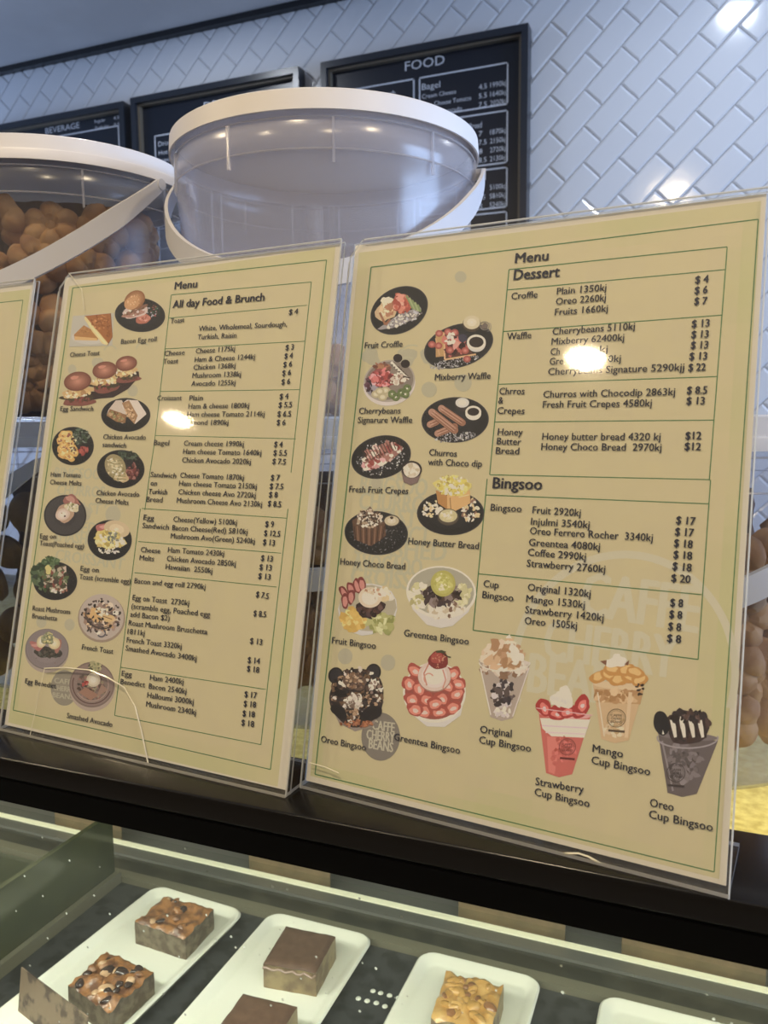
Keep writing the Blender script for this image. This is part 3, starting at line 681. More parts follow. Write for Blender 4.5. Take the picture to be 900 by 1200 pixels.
TB = [('Egg',371,64,398,66), ('Sandwich',368,85,436,90), ('Cheese(Yellow) 5100kj',448,69,611,78), ('Bacon Cheese(Red) 5810kj',445,91,638,102), ('Mushroom Avo(Green) 5240kj',441,112,657,126),
 ('$ 9',684,82,706,83,True), ('$ 12.5',681,105,722,108,True), ('$ 13',678,128,708,131,True), ('Cheese',364,147,414,151), ('Melts',361,168,398,171), ('Ham Tomato 2430kj',434,148,578,158),
 ('Chicken Avocado 2850kj',431,170,608,184), ('Hawaiian  2550kj',428,191,548,202), ('$ 13',673,169,703,172,True), ('$ 13',669,192,700,195,True), ('$ 13',666,215,697,219,True),
 ('Bacon and egg roll 2790kj',348,227,530,243), ('$ 7.5',660,262,692,268,True), ('Egg on Toast  2730kj',343,270,488,285), ('(scramble egg, Poached egg',340,292,542,314), ('add Bacon $2)',337,313,438,324),
 ('Roast Mushroom Bruschetta',333,335,535,359), ('1811kj',330,357,374,362), ('French Toast 3320kj',328,379,469,396), ('Smashed Avocado 3400kj',325,400,507,427), ('$ 8.5',654,311,686,315,True), ('$ 13',645,382,676,386,True),
 ('$ 14',639,431,670,435,True), ('$ 18',637,453,668,458,True), ('Egg',315,465,341,468), ('Benedict',312,486,375,495), ('Ham 2400kj',388,476,474,487), ('Bacon 2540kj',385,498,481,512), ('Halloumi 3000kj',381,521,500,539), ('Mushroom 2340kj',378,544,506,566),
 ('$ 17',631,519,662,523,True), ('$ 18',629,543,660,547,True), ('$ 18',626,568,657,572,True), ('$ 18',623,592,655,597,True),
 ('Egg on',105,112,146,113), ('Toast(Poached egg)',104,130,218,138), ('Egg on',209,195,256,200), ('Toast (scramble egg)',206,216,338,229), ('Roast Mushroom',86,297,182,307), ('Bruschetta',85,317,149,324), ('French Toast',213,397,293,409), ('Egg Benedict',67,484,146,498), ('Smashed Avocado',174,573,291,597)]
TC = [('Menu',378,157,446,151,True,.0054), ('Dessert',375,192,469,185,True,.0058), ('Croffle',370,232,424,228), ('Plain 1350kj',464,222,566,214), ('Oreo 2260kj',462,243,565,235), ('Fruits 1660kj',460,265,569,257),
 ('$ 4',750,199,777,197,True), ('$ 6',749,221,775,219,True), ('$ 7',748,243,774,242,True), ('Waffle',361,315,411,312), ('Cherrybeans 5110kj',455,305,625,294), ('Mixberry 62400kj',453,326,603,317), ('Ch',451,347,470,346), ('kj',553,342,569,341), ('Gre',449,367,477,366), ('0kj',570,362,596,361),
 ('Cherrybeans Signature 5290kjj',446,388,727,379), ('$ 13',743,290,779,288,True), ('$ 13',742,312,777,311,True), ('$ 13',741,334,776,333,True), ('$ 13',738,357,774,356,True), ('$ 22',736,380,771,379,True),
 ('Chrros',345,428,397,428), ('&',343,447,353,447), ('Crepes',341,468,397,469), ('Churros with Chocodip 2863kj',436,435,708,430), ('Fresh Fruit Crepes 4580kj',435,456,660,453), ('$ 8.5',733,427,774,427,True), ('$ 13',732,449,769,449,True),
 ('Honey',342,512,393,513), ('Butter',340,531,390,533), ('Bread',338,551,386,552), ('Honey butter bread 4320 kj',434,522,678,523), ('Honey Choco Bread  2970kj',432,543,680,545), ('$12',730,521,762,521,True), ('$12',728,543,761,544,True),
 ('Bingsoo',332,622,433,625,True,.0058), ('Fruit Croffle',67,333,145,330), ('Mixberry Waffle',212,399,327,396), ('Cherrybeans',55,468,141,468), ('Signarure Waffle',53,487,165,487), ('Churros',200,554,257,557), ('with Choco dip',198,574,309,578), ('Fresh Fruit Crepes',35,630,157,634)]
TD = [('Bingsoo',369,63,428,66), ('Fruit 2920kj',449,68,541,74), ('Injulmi 3540kj',446,90,558,97), ('Oreo Ferrero Rocher  3340kj',444,108,679,122), ('Greentea 4080kj',442,130,578,139), ('Coffee 2990kj',440,149,551,158), ('Strawberry 2760kj',438,170,588,182),
 ('$ 17',724,88,760,91,True), ('$ 17',722,110,757,113,True), ('$ 18',720,132,755,135,True), ('$ 18',719,154,754,157,True), ('$ 18',717,176,753,180,True), ('$ 20',715,199,751,202,True), ('Cup',355,209,384,212), ('Bingsoo',353,230,412,237),
 ('Original 1320kj',440,216,560,229), ('Mango 1530kj',437,238,549,250), ('Strawberry 1420kj',435,259,585,275), ('Oreo  1505kj',434,280,534,290), ('$ 8',713,246,737,248,True), ('$ 8',711,268,735,271,True), ('$ 8',709,291,733,294,True), ('$ 8',707,314,733,317,True),
 ('Honey Butter Bread',211,127,346,137), ('Honey Choco Bread',81,166,205,176), ('Greentea Bingsoo',203,303,327,320), ('Fruit Bingsoo',65,317,149,328), ('Oreo Bingsoo',44,506,130,523), ('Greentea Bingsoo',184,502,310,529), ('Original',349,488,409,497), ('Cup Bingsoo',347,508,446,525),
 ('Strawberry',455,588,547,604), ('Cup Bingsoo',453,608,558,631), ('Mango',564,525,622,536), ('Cup Bingsoo',562,547,674,570), ('Oreo',674,629,719,638), ('Cup Bingsoo',672,651,794,677)]
WM = ['WAFFLE', 'BINGSOO', 'CHURROS', 'TOAST', 'BENEDICT', 'SMASHED', 'AVOCADO', 'CROISSANT', 'CAFFE', 'CHERRY', 'BEANS']
glyphs([(t[0], bool(t[5]) if len(t) > 5 else False) for T in (TA, TB, TC, TD) for t in T]+[(s, True) for s in WM])

A = Art(HL, FL, rL, (0, 0, 1))
background(A, [(81.5, 335.5), (393.5, 289.5), (325.7, 921.7), (10, 846.5)], 1)
WC = (174, 166, 114); WD = (150, 146, 104)
# watermark: faint words, cherries and the round logo
for st, x0, y0, x1, y1 in (('BINGSOO',64,560,118,562), ('CHURROS',67,580,122,583), ('TOAST',72,600,118,603), ('BENEDICT',66,622,140,628), ('SMASHED',64,634,118,640), ('CROISSANT',65,656,145,668)):
    A.text(st, x0, y0, x1, y1, .0072, WC, True)
for x, y, r in ((85,433,5), (156,458,6), (113,425,5), (133,603,9), (99,602,8), (49,729,6), (82,732,6), (117,425,5)): A.e(x, y, r, r*1.15, (172,162,113))
for x, y, a in ((130,414,200), (168,411,190), (131,598,200)): A.arc(x, y, 8, 9, a, a+130, 1.4, WC)
A.e(76, 806, 16, 21, (136,126,92)); A.crop = (0, 0, 1)
for k, st in enumerate(('CAFFE', 'CHERRY', 'BEANS')): A.text(st, 64-k, 800+k*8.5, 88-k, 803+k*8.5, .0032, (168,158,112), True)
A.done('watermark', 'pale watermark words and grey round logo'); A.z = .00040
A.crop = CA
fr = lambda A_, pts, w=1.0: A_.ln(pts, w, GREEN)
A.crop = (0, 0, 1)
fr(A, [(85.9,337.6), (383.1,305.1), (317.5,901.6), (16,832), (85.9,337.6)], 1.0)
A.crop = CA
fr(A, [(371.5,560+2), (418,152), (797,117), (742,632)], 2.0)
for l in ([(410,215),(785,180)], [(400,298),(779,277)], [(388,413),(766,408)], [(374,532),(755,541)]): fr(A, l, 1.8)
A.crop = CB
fr(A, [(362,36), (296,567), (672,642), (739,60)], 2.0); fr(A, [(739,60), (742,36)], 2.0); A.crop = CA; fr(A, [(371.5,562), (362,622)], 2.0); fr(A, [(362,622), (347,733)], 2.0); A.crop = CB
for l in ([(366,35),(738,60)], [(357,120),(724,150)], [(347,200),(713,237)], [(311,443),(685,500)]): fr(A, l, 1.8)
A.done('border_lines', 'thin green ruled lines')
A.z = .00080; A.crop = CA; lettering(A, TA, .0033); A.crop = CB; lettering(A, TB, .0033)
A.done('lettering', 'dark printed menu text')

BLK, BLK2 = (30,30,27), (46,45,40)
SP = [(190,185,165), (150,145,125), (120,115,100)]
def dish(name_label, crop, fn, A_):
    A_.crop = crop; A_.z = .00044; A_.rn = random.Random(len(name_label)); fn(A_); A_.done('food_picture', name_label)
def blackplate(A_, cx, cy, rx, ry, rot=0): A_.e(cx, cy, rx, ry, (58,56,50), rot, 40); A_.g(cx, cy, rx*.97, ry*.97, BLK, BLK2, rot, 4)
Z1, Z2, Z3, Z4, Z5, Z6, Z7, Z8 = (70,320,6.923), (50,460,6.4286), (20,570,6), (20,690,6.4286), (400,320,4.5), (400,450,4.5), (370,640,4.2857), (540,740,2.8125)
def f(A):
    A.poly([(110,350), (445,325), (430,590), (80,600)], (176,168,130)); A.e(250, 520, 150, 60, (186,176,140))
    A.poly([(200,425), (120,500), (125,543), (310,548), (330,500)], (170,112,48)); A.poly([(125,515), (125,545), (310,550), (305,530)], (206,160,82))
    A.poly([(205,350), (418,328), (430,520), (390,585)], (158,92,36)); A.poly([(203,372), (212,352), (400,575), (388,588), (350,575), (270,480)], (222,186,104)); A.poly([(225,400), (245,410), (385,572), (365,575)], (236,206,120))
    A.sc(330, 400, 70, 60, 70, 7, [(142,80,30), (176,108,46), (190,122,56), (128,70,28)]); A.sc(400, 470, 18, 50, 20, 6, [(142,80,30), (120,62,24)]); A.sc(210, 475, 60, 25, 30, 5, [(186,130,60), (150,96,40)]); A.ln([(418,328), (432,520), (392,588)], 4, (120,66,26))
dish('cheese toast triangles', Z1, f, A)
def f(A):
    blackplate(A, 655, 342, 205, 138, 4); A.b(770, 310, 60, 45, (34,44,30), .3); A.sc(765, 310, 55, 45, 40, 6, [(60,76,48), (44,52,40), (150,70,56), (170,165,150)])
    A.b(680, 372, 62, 42, (176,98,66), .15); A.b(685, 365, 48, 28, (196,124,88), .2); A.sc(680, 370, 45, 25, 14, 6, [(214,150,112), (160,82,54)])
    A.b(615, 312, 110, 52, (196,172,138), .2, -18); A.b(600, 335, 85, 24, (170,120,88), .3, -12); A.b(625, 300, 96, 22, (126,84,54), .3, -20); A.sc(610, 318, 85, 26, 26, 10, [(214,194,160), (150,104,70), (104,72,44)], -15)
    A.g(612, 222, 92, 72, (140,88,42), (206,152,88), -38, 7); A.g(590, 245, 66, 50, (190,136,76), (204,150,84), -30, 3); A.sc(610, 220, 60, 45, 26, 5, [(214,166,104), (180,124,66)])
dish('bacon and egg roll on a black plate', Z1, f, A)
def f(A):
    A.poly([(20,1010), (130,1060), (330,1020), (440,1010), (560,940), (650,840), (645,800), (560,800), (300,960), (60,980)], (52,38,32))
    for cx, cy, s in ((545,735,.78), (370,790,.9), (150,880,1.0)):
        A.b(cx+10, cy+165*s, 125*s, 38*s, (128,72,52), .2, -4); A.b(cx+5, cy+135*s, 122*s, 30*s, (64,54,34), .3); A.b(cx-5, cy+92*s, 122*s, 42*s, (196,158,86), .25, -8)
        A.sc(cx, cy+100*s, 105*s, 32*s, 40, 12*s, [(222,190,112), (202,160,84), (170,124,64), (226,204,140)]); A.sc(cx+8, cy+150*s, 105*s, 22*s, 22, 10*s, [(70,66,34), (140,66,50), (92,58,36)])
        A.g(cx, cy, 112*s, 78*s, (118,66,42), (188,124,84), -10, 7); A.b(cx-25*s, cy-30*s, 35*s, 14*s, (196,126,88), .2, -15)
dish('three small egg sandwiches in glossy buns', Z1, f, A)
def f(A):
    blackplate(A, 630, 170, 186, 128, 0); A.poly([(500,130), (555,60), (600,58), (640,140), (610,235), (560,215), (485,175)], (196,176,136)); A.poly([(485,175), (510,125), (635,170), (625,232), (560,222)], (140,98,52))
    A.poly([(600,85), (640,55), (720,60), (780,150), (785,165), (700,238), (650,190), (605,110)], (208,190,150)); A.poly([(600,80), (655,60), (720,175), (695,238), (650,190)], (158,116,66))
    A.sc(560, 180, 55, 26, 34, 8, [(170,124,70), (112,74,38), (190,156,96), (132,128,66)], 20); A.sc(660, 150, 26, 66, 34, 8, [(176,132,76), (118,78,40), (198,160,100)], -25)
dish('chicken avocado sandwich on a black plate', Z2, f, A)
def f(A):
    blackplate(A, 232, 404, 158, 145, 0); A.sc(285, 330, 72, 58, 80, 8, [(58,74,48), (84,98,66), (38,48,36), (112,118,88)], 0, 3); A.sc(315, 440, 34, 34, 26, 10, [(150,60,48), (176,88,66), (104,40,34)])
    for x, y, r in ((175,320,50), (150,360,44), (195,360,52), (160,415,48), (220,410,46), (180,470,50), (235,450,46), (205,490,40)): A.b(x, y, r, r*.72, (206,158,70), .25, x); A.b(x, y-6, r*.7, r*.4, (226,184,96), .3, x)
    A.sc(190, 405, 70, 90, 50, 8, [(216,170,84), (188,134,54), (232,200,124), (150,84,60)]); A.sc(235, 400, 26, 60, 20, 6, [(40,30,24), (70,40,30)])
dish('ham and tomato cheese melts on a black plate', Z2, f, A)
def f(A):
    blackplate(A, 592, 578, 180, 145, 0); A.sc(650, 480, 80, 32, 60, 8, [(52,66,44), (80,92,62), (38,46,34)], 10, 3); A.sc(680, 600, 44, 62, 60, 11, [(128,66,54), (96,50,40), (154,98,74), (78,44,36)])
    A.g(552, 560, 76, 98, (150,132,78), (196,180,118), -25, 4); A.b(600, 640, 48, 42, (188,160,98), .3)
    for k in range(7): A.ln([(495+k*12, 500+k*26), (540+k*10, 520+k*22), (600+k*6, 512+k*24)], 5, (124,118,62)); A.ln([(490+k*13, 512+k*26), (560+k*9, 530+k*22)], 5, (214,198,140))
    A.sc(560, 580, 65, 90, 50, 7, [(206,186,124), (160,142,82), (132,120,66), (222,206,156)], -25)
dish('chicken avocado cheese melts on a black plate', Z2, f, A)
def f(A):
    blackplate(A, 342, 205, 150, 145, 0); A.g(342, 205, 140, 135, (64,60,52), (50,47,42), 0, 3); A.b(385, 100, 62, 34, (150,92,70), .35, 25); A.b(380, 90, 40, 18, (186,130,98), .3, 20)
    A.b(345, 185, 76, 58, (176,140,96), .2, -30); A.g(325, 198, 52, 42, (198,172,130), (228,214,178), -20, 4); A.b(392, 148, 46, 34, (202,186,128), .3); A.sc(390, 145, 40, 30, 30, 6, [(176,168,100), (214,200,150), (120,116,60)]); A.e(340, 210, 7, 6, (60,30,18)); A.e(318, 188, 4, 4, (150,96,50)); A.ln([(420,100), (448,130)], 9, (170,110,80))
dish('poached egg on toast on a black plate', Z3, f, A)
def f(A):
    blackplate(A, 655, 378, 156, 142, 0); A.b(610, 292, 50, 34, (172,96,78), .2, -10); A.b(615, 285, 30, 14, (204,140,112), .2); A.g(705, 300, 92, 58, (196,170,112), (222,200,140), 15, 3)
    A.b(650, 380, 95, 66, (206,184,92), .35, 10); A.sc(655, 375, 95, 62, 110, 13, [(226,206,110), (206,182,84), (236,222,150), (182,156,66)]); A.sc(690, 360, 55, 45, 26, 7, [(108,110,84), (140,136,104)]); A.sc(640, 455, 80, 18, 26, 7, [(236,228,196), (206,196,160), (28,28,24)]); A.sc(750, 385, 14, 30, 10, 8, [(236,226,170)])
dish('scrambled egg on toast on a black plate', Z3, f, A)
def f(A):
    blackplate(A, 272, 665, 155, 135, 0); A.sc(190, 630, 85, 95, 90, 15, [(46,62,34), (66,84,44), (34,46,28), (88,104,60)], 0, 2.2); A.sc(240, 530, 55, 30, 40, 12, [(66,88,46), (48,66,36), (92,112,62)])
    A.poly([(225,580), (345,555), (352,720), (250,745)], (104,92,58)); A.poly([(325,570), (350,560), (355,722), (335,728)], (196,172,130)); A.sc(270, 650, 85, 85, 130, 13, [(52,64,36), (78,72,46), (128,66,48), (176,160,116), (60,48,34), (96,108,62)]); A.b(225, 585, 24, 30, (196,180,92), .3); A.sc(300, 735, 55, 16, 22, 7, [(210,196,160), (150,96,66)])
dish('roast mushroom bruschetta with green leaves on a black plate', Z3, f, A)
def f(A):
    A.e(640, 222, 178, 182, (150,128,92), 0, 40); A.g(640, 212, 168, 174, (176,158,124), (196,180,148), 0, 4); A.b(640, 215, 120, 100, (150,118,84), .2)
    A.sc(640, 215, 125, 120, 80, 16, [(204,172,112), (214,192,144), (150,120,88), (108,92,74), (182,140,82)]); A.b(600, 200, 60, 44, (204,160,84), .3, 30); A.b(690, 220, 50, 30, (206,170,96), .3)
    A.arc(650, 190, 128, 110, 60, 200, 9, (62,54,46)); A.arc(645, 195, 112, 95, 70, 170, 7, (90,70,56)); A.sc(640, 215, 150, 140, 60, 9, [(44,40,36), (66,56,46), (84,66,52)]); A.arc(640, 335, 30, 26, -60, 150, 12, (90,86,80)); A.ln([(640,150), (660,180), (700,200)], 6, (92,48,30)); A.ln([(620,170), (650,205), (720,230)], 5, (108,60,36)); A.sc(650, 170, 50, 30, 14, 10, [(232,222,190), (222,196,140)])
dish('french toast with banana on a pale plate', Z4, f, A)
def f(A):
    A.e(228, 475, 164, 158, (160,142,110), 4, 40); A.e(230, 455, 164, 154, (112,100,82), 4, 40); A.g(230, 452, 158, 148, (128,114,96), (146,130,110), 0, 4); A.b(235, 480, 98, 44, (58,54,42), .3); A.sc(250, 485, 85, 34, 50, 9, [(48,50,36), (74,74,54), (92,80,60)])
    A.b(150, 430, 48, 30, (168,100,80), .3, 20); A.b(150, 425, 34, 14, (192,132,104), .3); A.b(310, 425, 30, 50, (160,104,76), .3); A.g(190, 398, 36, 48, (196,176,112), (232,218,166), 20, 4); A.g(285, 412, 44, 44, (196,176,112), (230,214,150), -15, 4); A.b(235, 375, 55, 40, (122,120,76), .35); A.sc(235, 370, 50, 40, 40, 7, [(104,112,66), (146,146,96), (196,180,100)]); A.sc(235, 520, 100, 50, 14, 3, [(110,66,50), (96,80,60)])
dish('egg benedict on a grey plate', Z4, f, A)
def f(A):
    A.e(570, 745, 172, 178, (168,146,112), 8, 40); A.e(568, 722, 170, 172, (118,98,76), 8, 40); A.g(568, 722, 160, 160, (134,112,88), (110,92,70), 0, 4); A.arc(568, 720, 145, 145, 20, 200, 7, (84,52,40)); A.arc(568, 720, 125, 125, -30, 150, 5, (170,140,104))
    A.sc(560, 740, 110, 95, 90, 13, [(84,66,48), (110,82,60), (62,54,38), (150,108,84), (140,128,84)]); A.poly([(470,780), (560,840), (620,800), (520,740)], (152,110,76)); A.poly([(600,820), (690,760), (640,720)], (150,116,84)); A.b(590, 590, 56, 38, (156,146,88), .35); A.sc(590, 590, 50, 34, 40, 7, [(130,130,76), (176,164,100), (70,70,50)])
    A.g(580, 685, 52, 54, (190,174,126), (226,212,166), 0, 4); A.sc(520, 715, 22, 14, 10, 8, [(162,58,46), (186,90,66)])
dish('smashed avocado with poached egg on a pale plate', Z4, f, A)
# cracks of the left stand
def crack(root, F, H, pts, w=.0005):
    c, U, V, N = F; q = MB(); P3 = []
    for p in pts: u, v = hom(H, *p); P3.append(c+U*u+V*v+N*.0032)
    q.tube(P3, w, 5); o = q.build('crack', CRACK, root); o['label'] = 'bright crack in the clear sheet'
crack(rL, FL, HL, [(57, 783), (80,782), (110, 785), (130,793), (150, 805), (163,828), (170, 855), (178, 893)], .00045)
crack(rL, FL, HL, [(57, 783), (50, 815), (40, 862)], .0002)
crack(rL, FL, HL, [(85, 322), (100,341), (103, 366)], .00025)

# --- right menu: desserts
rR, FR = holder((-.0883, .35003, -.1938), -.12632, .23462, 'Dessert and Bingsoo menu in a clear stand, the largest in the photo on the right', px=[(417, 288), (898.5, 227), (851, 1038), (359, 914.5)], H=HR)
A = Art(HR, FR, rR, (0, 0, 1))
background(A, [(421, 296.5), (892, 236), (843, 1030), (364, 909)], 2)
CC, CD = (390, 220, 1.765), (350, 560, 1.636)
A.crop = CD
A.arc(625, 372, 212, 225, 165, 378, 15, (188,177,125), 48)
for st, x0, y0, x1, y1, h in (('CAFFE',540,262,762,298,.021), ('CHERRY',470,345,720,385,.019), ('BEANS',440,410,650,445,.019)): A.text(st, x0, y0, x1, y1, h, (188,177,124), True)
for st, x0, y0, x1, y1 in (('WAFFLE',120,2,232,8), ('BINGSOO',118,28,245,36), ('CHURROS',116,60,255,70), ('TOAST',118,88,225,96), ('BENEDICT',112,118,250,130), ('SMASHED',108,146,282,160), ('AVOCADO',104,178,235,190), ('CROISSANT',100,204,290,222)):
    A.text(st, x0, y0, x1, y1, .0098, WC, True)
A.crop = CC
for x, y in ((60,350), (135,350), (125,375), (180,350)): A.b(x+20, y, 16, 22, (168,159,111), .4); A.arc(x+30, y-8, 22, 16, 190, 300, 3, WC)
for x, y, r in ((200,418,16), (270,404,18), (265,185,12)): A.e(x, y, r, r, (169,160,111))
A.crop = CD
for x, y, r in ((90,342,14), (172,354,14), (150,10,10)): A.e(x, y, r, r*1.1, (168,158,111))
A.e(158, 496, 37, 46, (120,110,84), 0, 40)
for k, st in enumerate(('CAFFE', 'CHERRY', 'BEANS')): A.text(st, (142, 131, 135)[k], 482+k*18, (184, 184, 181)[k], 488+k*19, .0050, (176,166,120), True)
A.done('watermark', 'pale watermark words, big faint ring logo and small grey round logo')['kind'] = 'stuff'; A.z = .00040
A.crop = (0, 0, 1); fr(A, [(435.3,313.5), (888.6,257.4), (837,1021.5), (369.6,907.2), (435.3,313.5)], 1.3)
A.crop = CC
fr(A, [(325,594), (365,170), (816,123), (779,606)], 2.2)
for l in ([(361,212),(812,170)], [(353,298),(805,264)], [(343,407),(795,391)], [(334,485),(789,481)], [(326,594),(780,604)]): fr(A, l, 2.0)
A.crop = CD
fr(A, [(362,2), (335,292), (766,348), (790,4)], 2.1)
for l in ([(359,33),(787,50)], [(345,184),(773,224)]): fr(A, l, 1.9)
A.done('border_lines', 'thin green ruled lines')
A.z = .00080; A.crop = CC; lettering(A, TC, .0036); A.crop = CD; lettering(A, TD, .0036)
A.done('lettering', 'dark printed menu text')
def f(A):
    blackplate(A, 307, 198, 160, 118, -28); A.b(320, 245, 120, 26, (150,140,120), .3, -22); A.sc(330, 245, 105, 26, 110, 5, [(220,214,196), (190,184,168), (120,112,98)], -22)
    A.b(240, 195, 50, 66, (196,164,104), .25, 15); A.sc(245, 180, 42, 48, 26, 15, [(222,198,140), (204,172,110), (170,110,66)]); A.b(325, 160, 48, 52, (180,96,66), .25); A.sc(325, 160, 42, 50, 34, 13, [(196,96,64), (214,130,92), (168,70,48), (222,160,120)])
    for k in range(5): A.ln([(345+k*15, 120+k*12), (380+k*10, 190+k*4)], 11, (150,160,92) if k % 2 else (122,136,74))
    A.ln([(205,210), (235,275), (260,245)], 12, (150,96,56))
dish('fruit croffle on a black oval plate', Z5, f, A)
def f(A):
    blackplate(A, 620, 385, 188, 112, -17); A.sc(600, 470, 130, 26, 120, 3.5, SP, -12); A.poly([(500,330), (540,310), (545,440), (500,445)], (182,138,72)); A.poly([(540,315), (600,300), (700,430), (545,458)], (86,50,34)); A.ln([(543,315), (548,458), (712,430)], 9, (206,162,96)); A.ln([(500,345), (520,435)], 8, (196,152,86))
    A.sc(600, 380, 70, 62, 36, 15, [(176,84,62), (200,112,84), (60,34,32), (96,48,40), (214,150,116)]); 
    for x, y in ((518,320), (565,312), (600,315), (515,385), (575,408), (655,410), (665,455), (480,378)): A.g(x, y, 20, 18, (164,76,56), (212,136,104), 0, 3)
    A.sc(575, 345, 24, 30, 16, 8, [(232,228,214), (200,190,170)]); A.e(642, 345, 22, 22, (56,54,62)); A.e(690, 270, 48, 42, (70,56,36)); A.g(690, 262, 44, 36, (196,180,124), (220,208,160), 0, 3)
    A.e(714, 372, 50, 46, (200,190,160)); A.e(714, 366, 50, 40, (226,218,196)); A.e(714, 366, 38, 28, (44,34,26)); A.arc(758, 280, 24, 22, 0, 360, 4, (126,116,92)); A.arc(772, 285, 20, 24, -60, 90, 3, (140,130,104)); A.b(758, 282, 18, 16, (110,96,74), .2)
dish('mixberry waffle on a black oval plate', Z5, f, A)
def f(A):
    A.e(255, 588, 138, 112, (200,186,152), -12, 40); A.e(255, 570, 136, 110, (160,146,116), -12, 40); A.g(255, 568, 128, 100, (126,112,86), (140,120,90), -12, 3); A.sc(180, 590, 45, 40, 40, 13, [(60,40,42), (90,52,56), (44,34,38), (150,140,130)]); A.sc(215, 500, 40, 26, 26, 12, [(110,62,40), (150,92,54), (176,120,74)])
    A.b(220, 555, 62, 48, (150,70,58), .3); A.sc(218, 555, 58, 46, 60, 13, [(176,72,60), (204,104,86), (222,150,130), (120,44,40)]); 
    for x, y in ((300,450), (340,480)): A.e(x, y, 24, 22, (36,26,24))
    for k in range(6): A.ln([(265+k*12, 470+k*13), (300+k*12, 510+k*10)], 13, (232,228,214)); A.ln([(268+k*12, 485+k*12), (310+k*11, 500+k*11)], 7, (56,34,28))
    A.sc(305, 560, 42, 24, 40, 9, [(196,172,132), (130,96,66), (222,210,180)])
    for x, y in ((185,640), (220,655), (255,635), (235,620), (205,625)): A.g(x, y, 24, 20, (176,160,104), (226,214,160), 0, 3)
    for x, y in ((290,655), (320,632), (350,610), (270,640), (340,640)): A.g(x, y, 22, 22, (92,106,48), (142,156,84), 0, 3); A.e(x, y, 6, 5, (206,210,160)); A.sc(x, y, 12, 11, 8, 2, [(40,46,26)])
dish('signature waffle with fruit in a shallow bowl', Z5, f, A)
def f(A):
    blackplate(A, 602, 190, 178, 120, -3); A.sc(600, 280, 110, 24, 130, 3.5, SP, -6)
    for x0, y0, x1, y1, w in ((470,215,505,200,34), (510,262,600,225,34), (530,130,640,205,36), (480,150,600,245,38)):
        A.ln([(x0,y0), (x1,y1)], w+4, (84,50,28)); A.ln([(x0,y0), (x1,y1)], w, (160,110,72)); A.e(x0, y0, w/2, w/2, (172,124,86)); A.e(x1, y1, w/2, w/2, (150,100,64)); L_ = math.hypot(x1-x0, y1-y0); nx, ny = -(y1-y0)/L_, (x1-x0)/L_
        for d in (-10, -3, 4, 11): A.ln([(x0+nx*d, y0+ny*d), (x1+nx*d, y1+ny*d)], 2.5, (196,152,110) if d in (-10, 4) else (118,74,44))
    A.e(640, 112, 38, 34, (54,46,38)); A.g(640, 100, 36, 26, (200,192,160), (226,220,192), 0, 3); A.e(698, 158, 42, 34, (206,196,168)); A.e(698, 148, 42, 32, (230,224,204)); A.e(698, 148, 31, 21, (40,32,26))
dish('churros with choco dip on a black plate', Z6, f, A)
def f(A):
    blackplate(A, 212, 386, 160, 112, -14); A.sc(212, 390, 130, 88, 170, 3.2, SP, -14); A.b(215, 375, 108, 52, (150,100,76), .2, -22); A.sc(215, 370, 105, 50, 90, 11, [(196,160,128), (170,112,84), (110,60,40), (222,200,172), (150,60,48)], -22)
    for k in range(13): A.ln([(112+k*16, 350-k*5), (150+k*14, 415-k*7)], 4.5, (64,40,28))
    A.sc(180, 425, 70, 20, 24, 11, [(226,204,180), (150,66,50), (206,150,126)], -15); A.poly([(318,460), (428,455), (405,520), (370,534), (332,520)], (120,96,78)); A.e(374, 452, 54, 46, (44,34,28)); A.e(374, 456, 44, 40, (206,190,146)); A.sc(374, 455, 34, 32, 30, 9, [(226,212,170), (196,178,130)])
dish('fresh fruit crepes on a black plate with a small cup', Z6, f, A)
def f(A):
    blackplate(A, 186, 786, 168, 116, 4); A.sc(190, 800, 145, 90, 150, 2.6, [(120,115,100), (84,80,70)]); A.e(268, 722, 44, 32, (70,60,44)); A.g(268, 722, 38, 26, (190,172,118), (216,202,156), 0, 3); A.e(268, 706, 9, 7, (60,38,24))
    A.poly([(60,720), (110,690), (232,730), (238,800), (160,855), (72,820)], (96,66,42)); 
    for k in range(11): A.ln([(70+k*16, 745+abs(5-k)*1), (78+k*14, 822+(k*6 if k < 6 else (10-k)*7))], 5, (142,102,66) if k % 2 else (62,42,28))
    A.poly([(75,740), (120,680), (155,645), (185,690), (222,735), (150,765)], (110,84,56)); A.sc(150, 712, 68, 46, 170, 6.5, [(232,222,190), (176,150,104), (90,62,40), (60,44,32), (212,192,148)])
dish('honey choco bread piled with almond flakes on a black plate', Z6, f, A)
def f(A):
    blackplate(A, 578, 682, 178, 116, 0); A.sc(480, 665, 52, 50, 30, 9, [(222,206,150), (206,180,112), (236,226,190)]); A.sc(680, 670, 42, 60, 44, 9, [(222,206,150), (206,180,112), (236,226,190), (130,90,60)])
    A.poly([(500,560), (560,590), (575,672), (512,630)], (176,120,52)); A.poly([(560,585), (680,560), (682,630), (600,672), (560,660)], (206,158,82)); A.ln([(575,600), (580,665)], 4, (140,90,40)); A.ln([(620,598), (675,585)], 5, (226,190,112))
    A.b(590, 545, 88, 48, (206,188,84), .3); A.sc(588, 535, 82, 52, 170, 8, [(226,212,100), (206,186,70), (240,230,150), (178,154,54)]); A.e(566, 702, 56, 44, (84,72,50)); A.g(566, 696, 48, 34, (190,176,110), (220,208,150), 0, 3); A.sc(566, 696, 36, 24, 16, 8, [(226,216,164), (196,180,110)])
dish('honey butter bread with yellow crumble on a black plate', Z6, f, A)
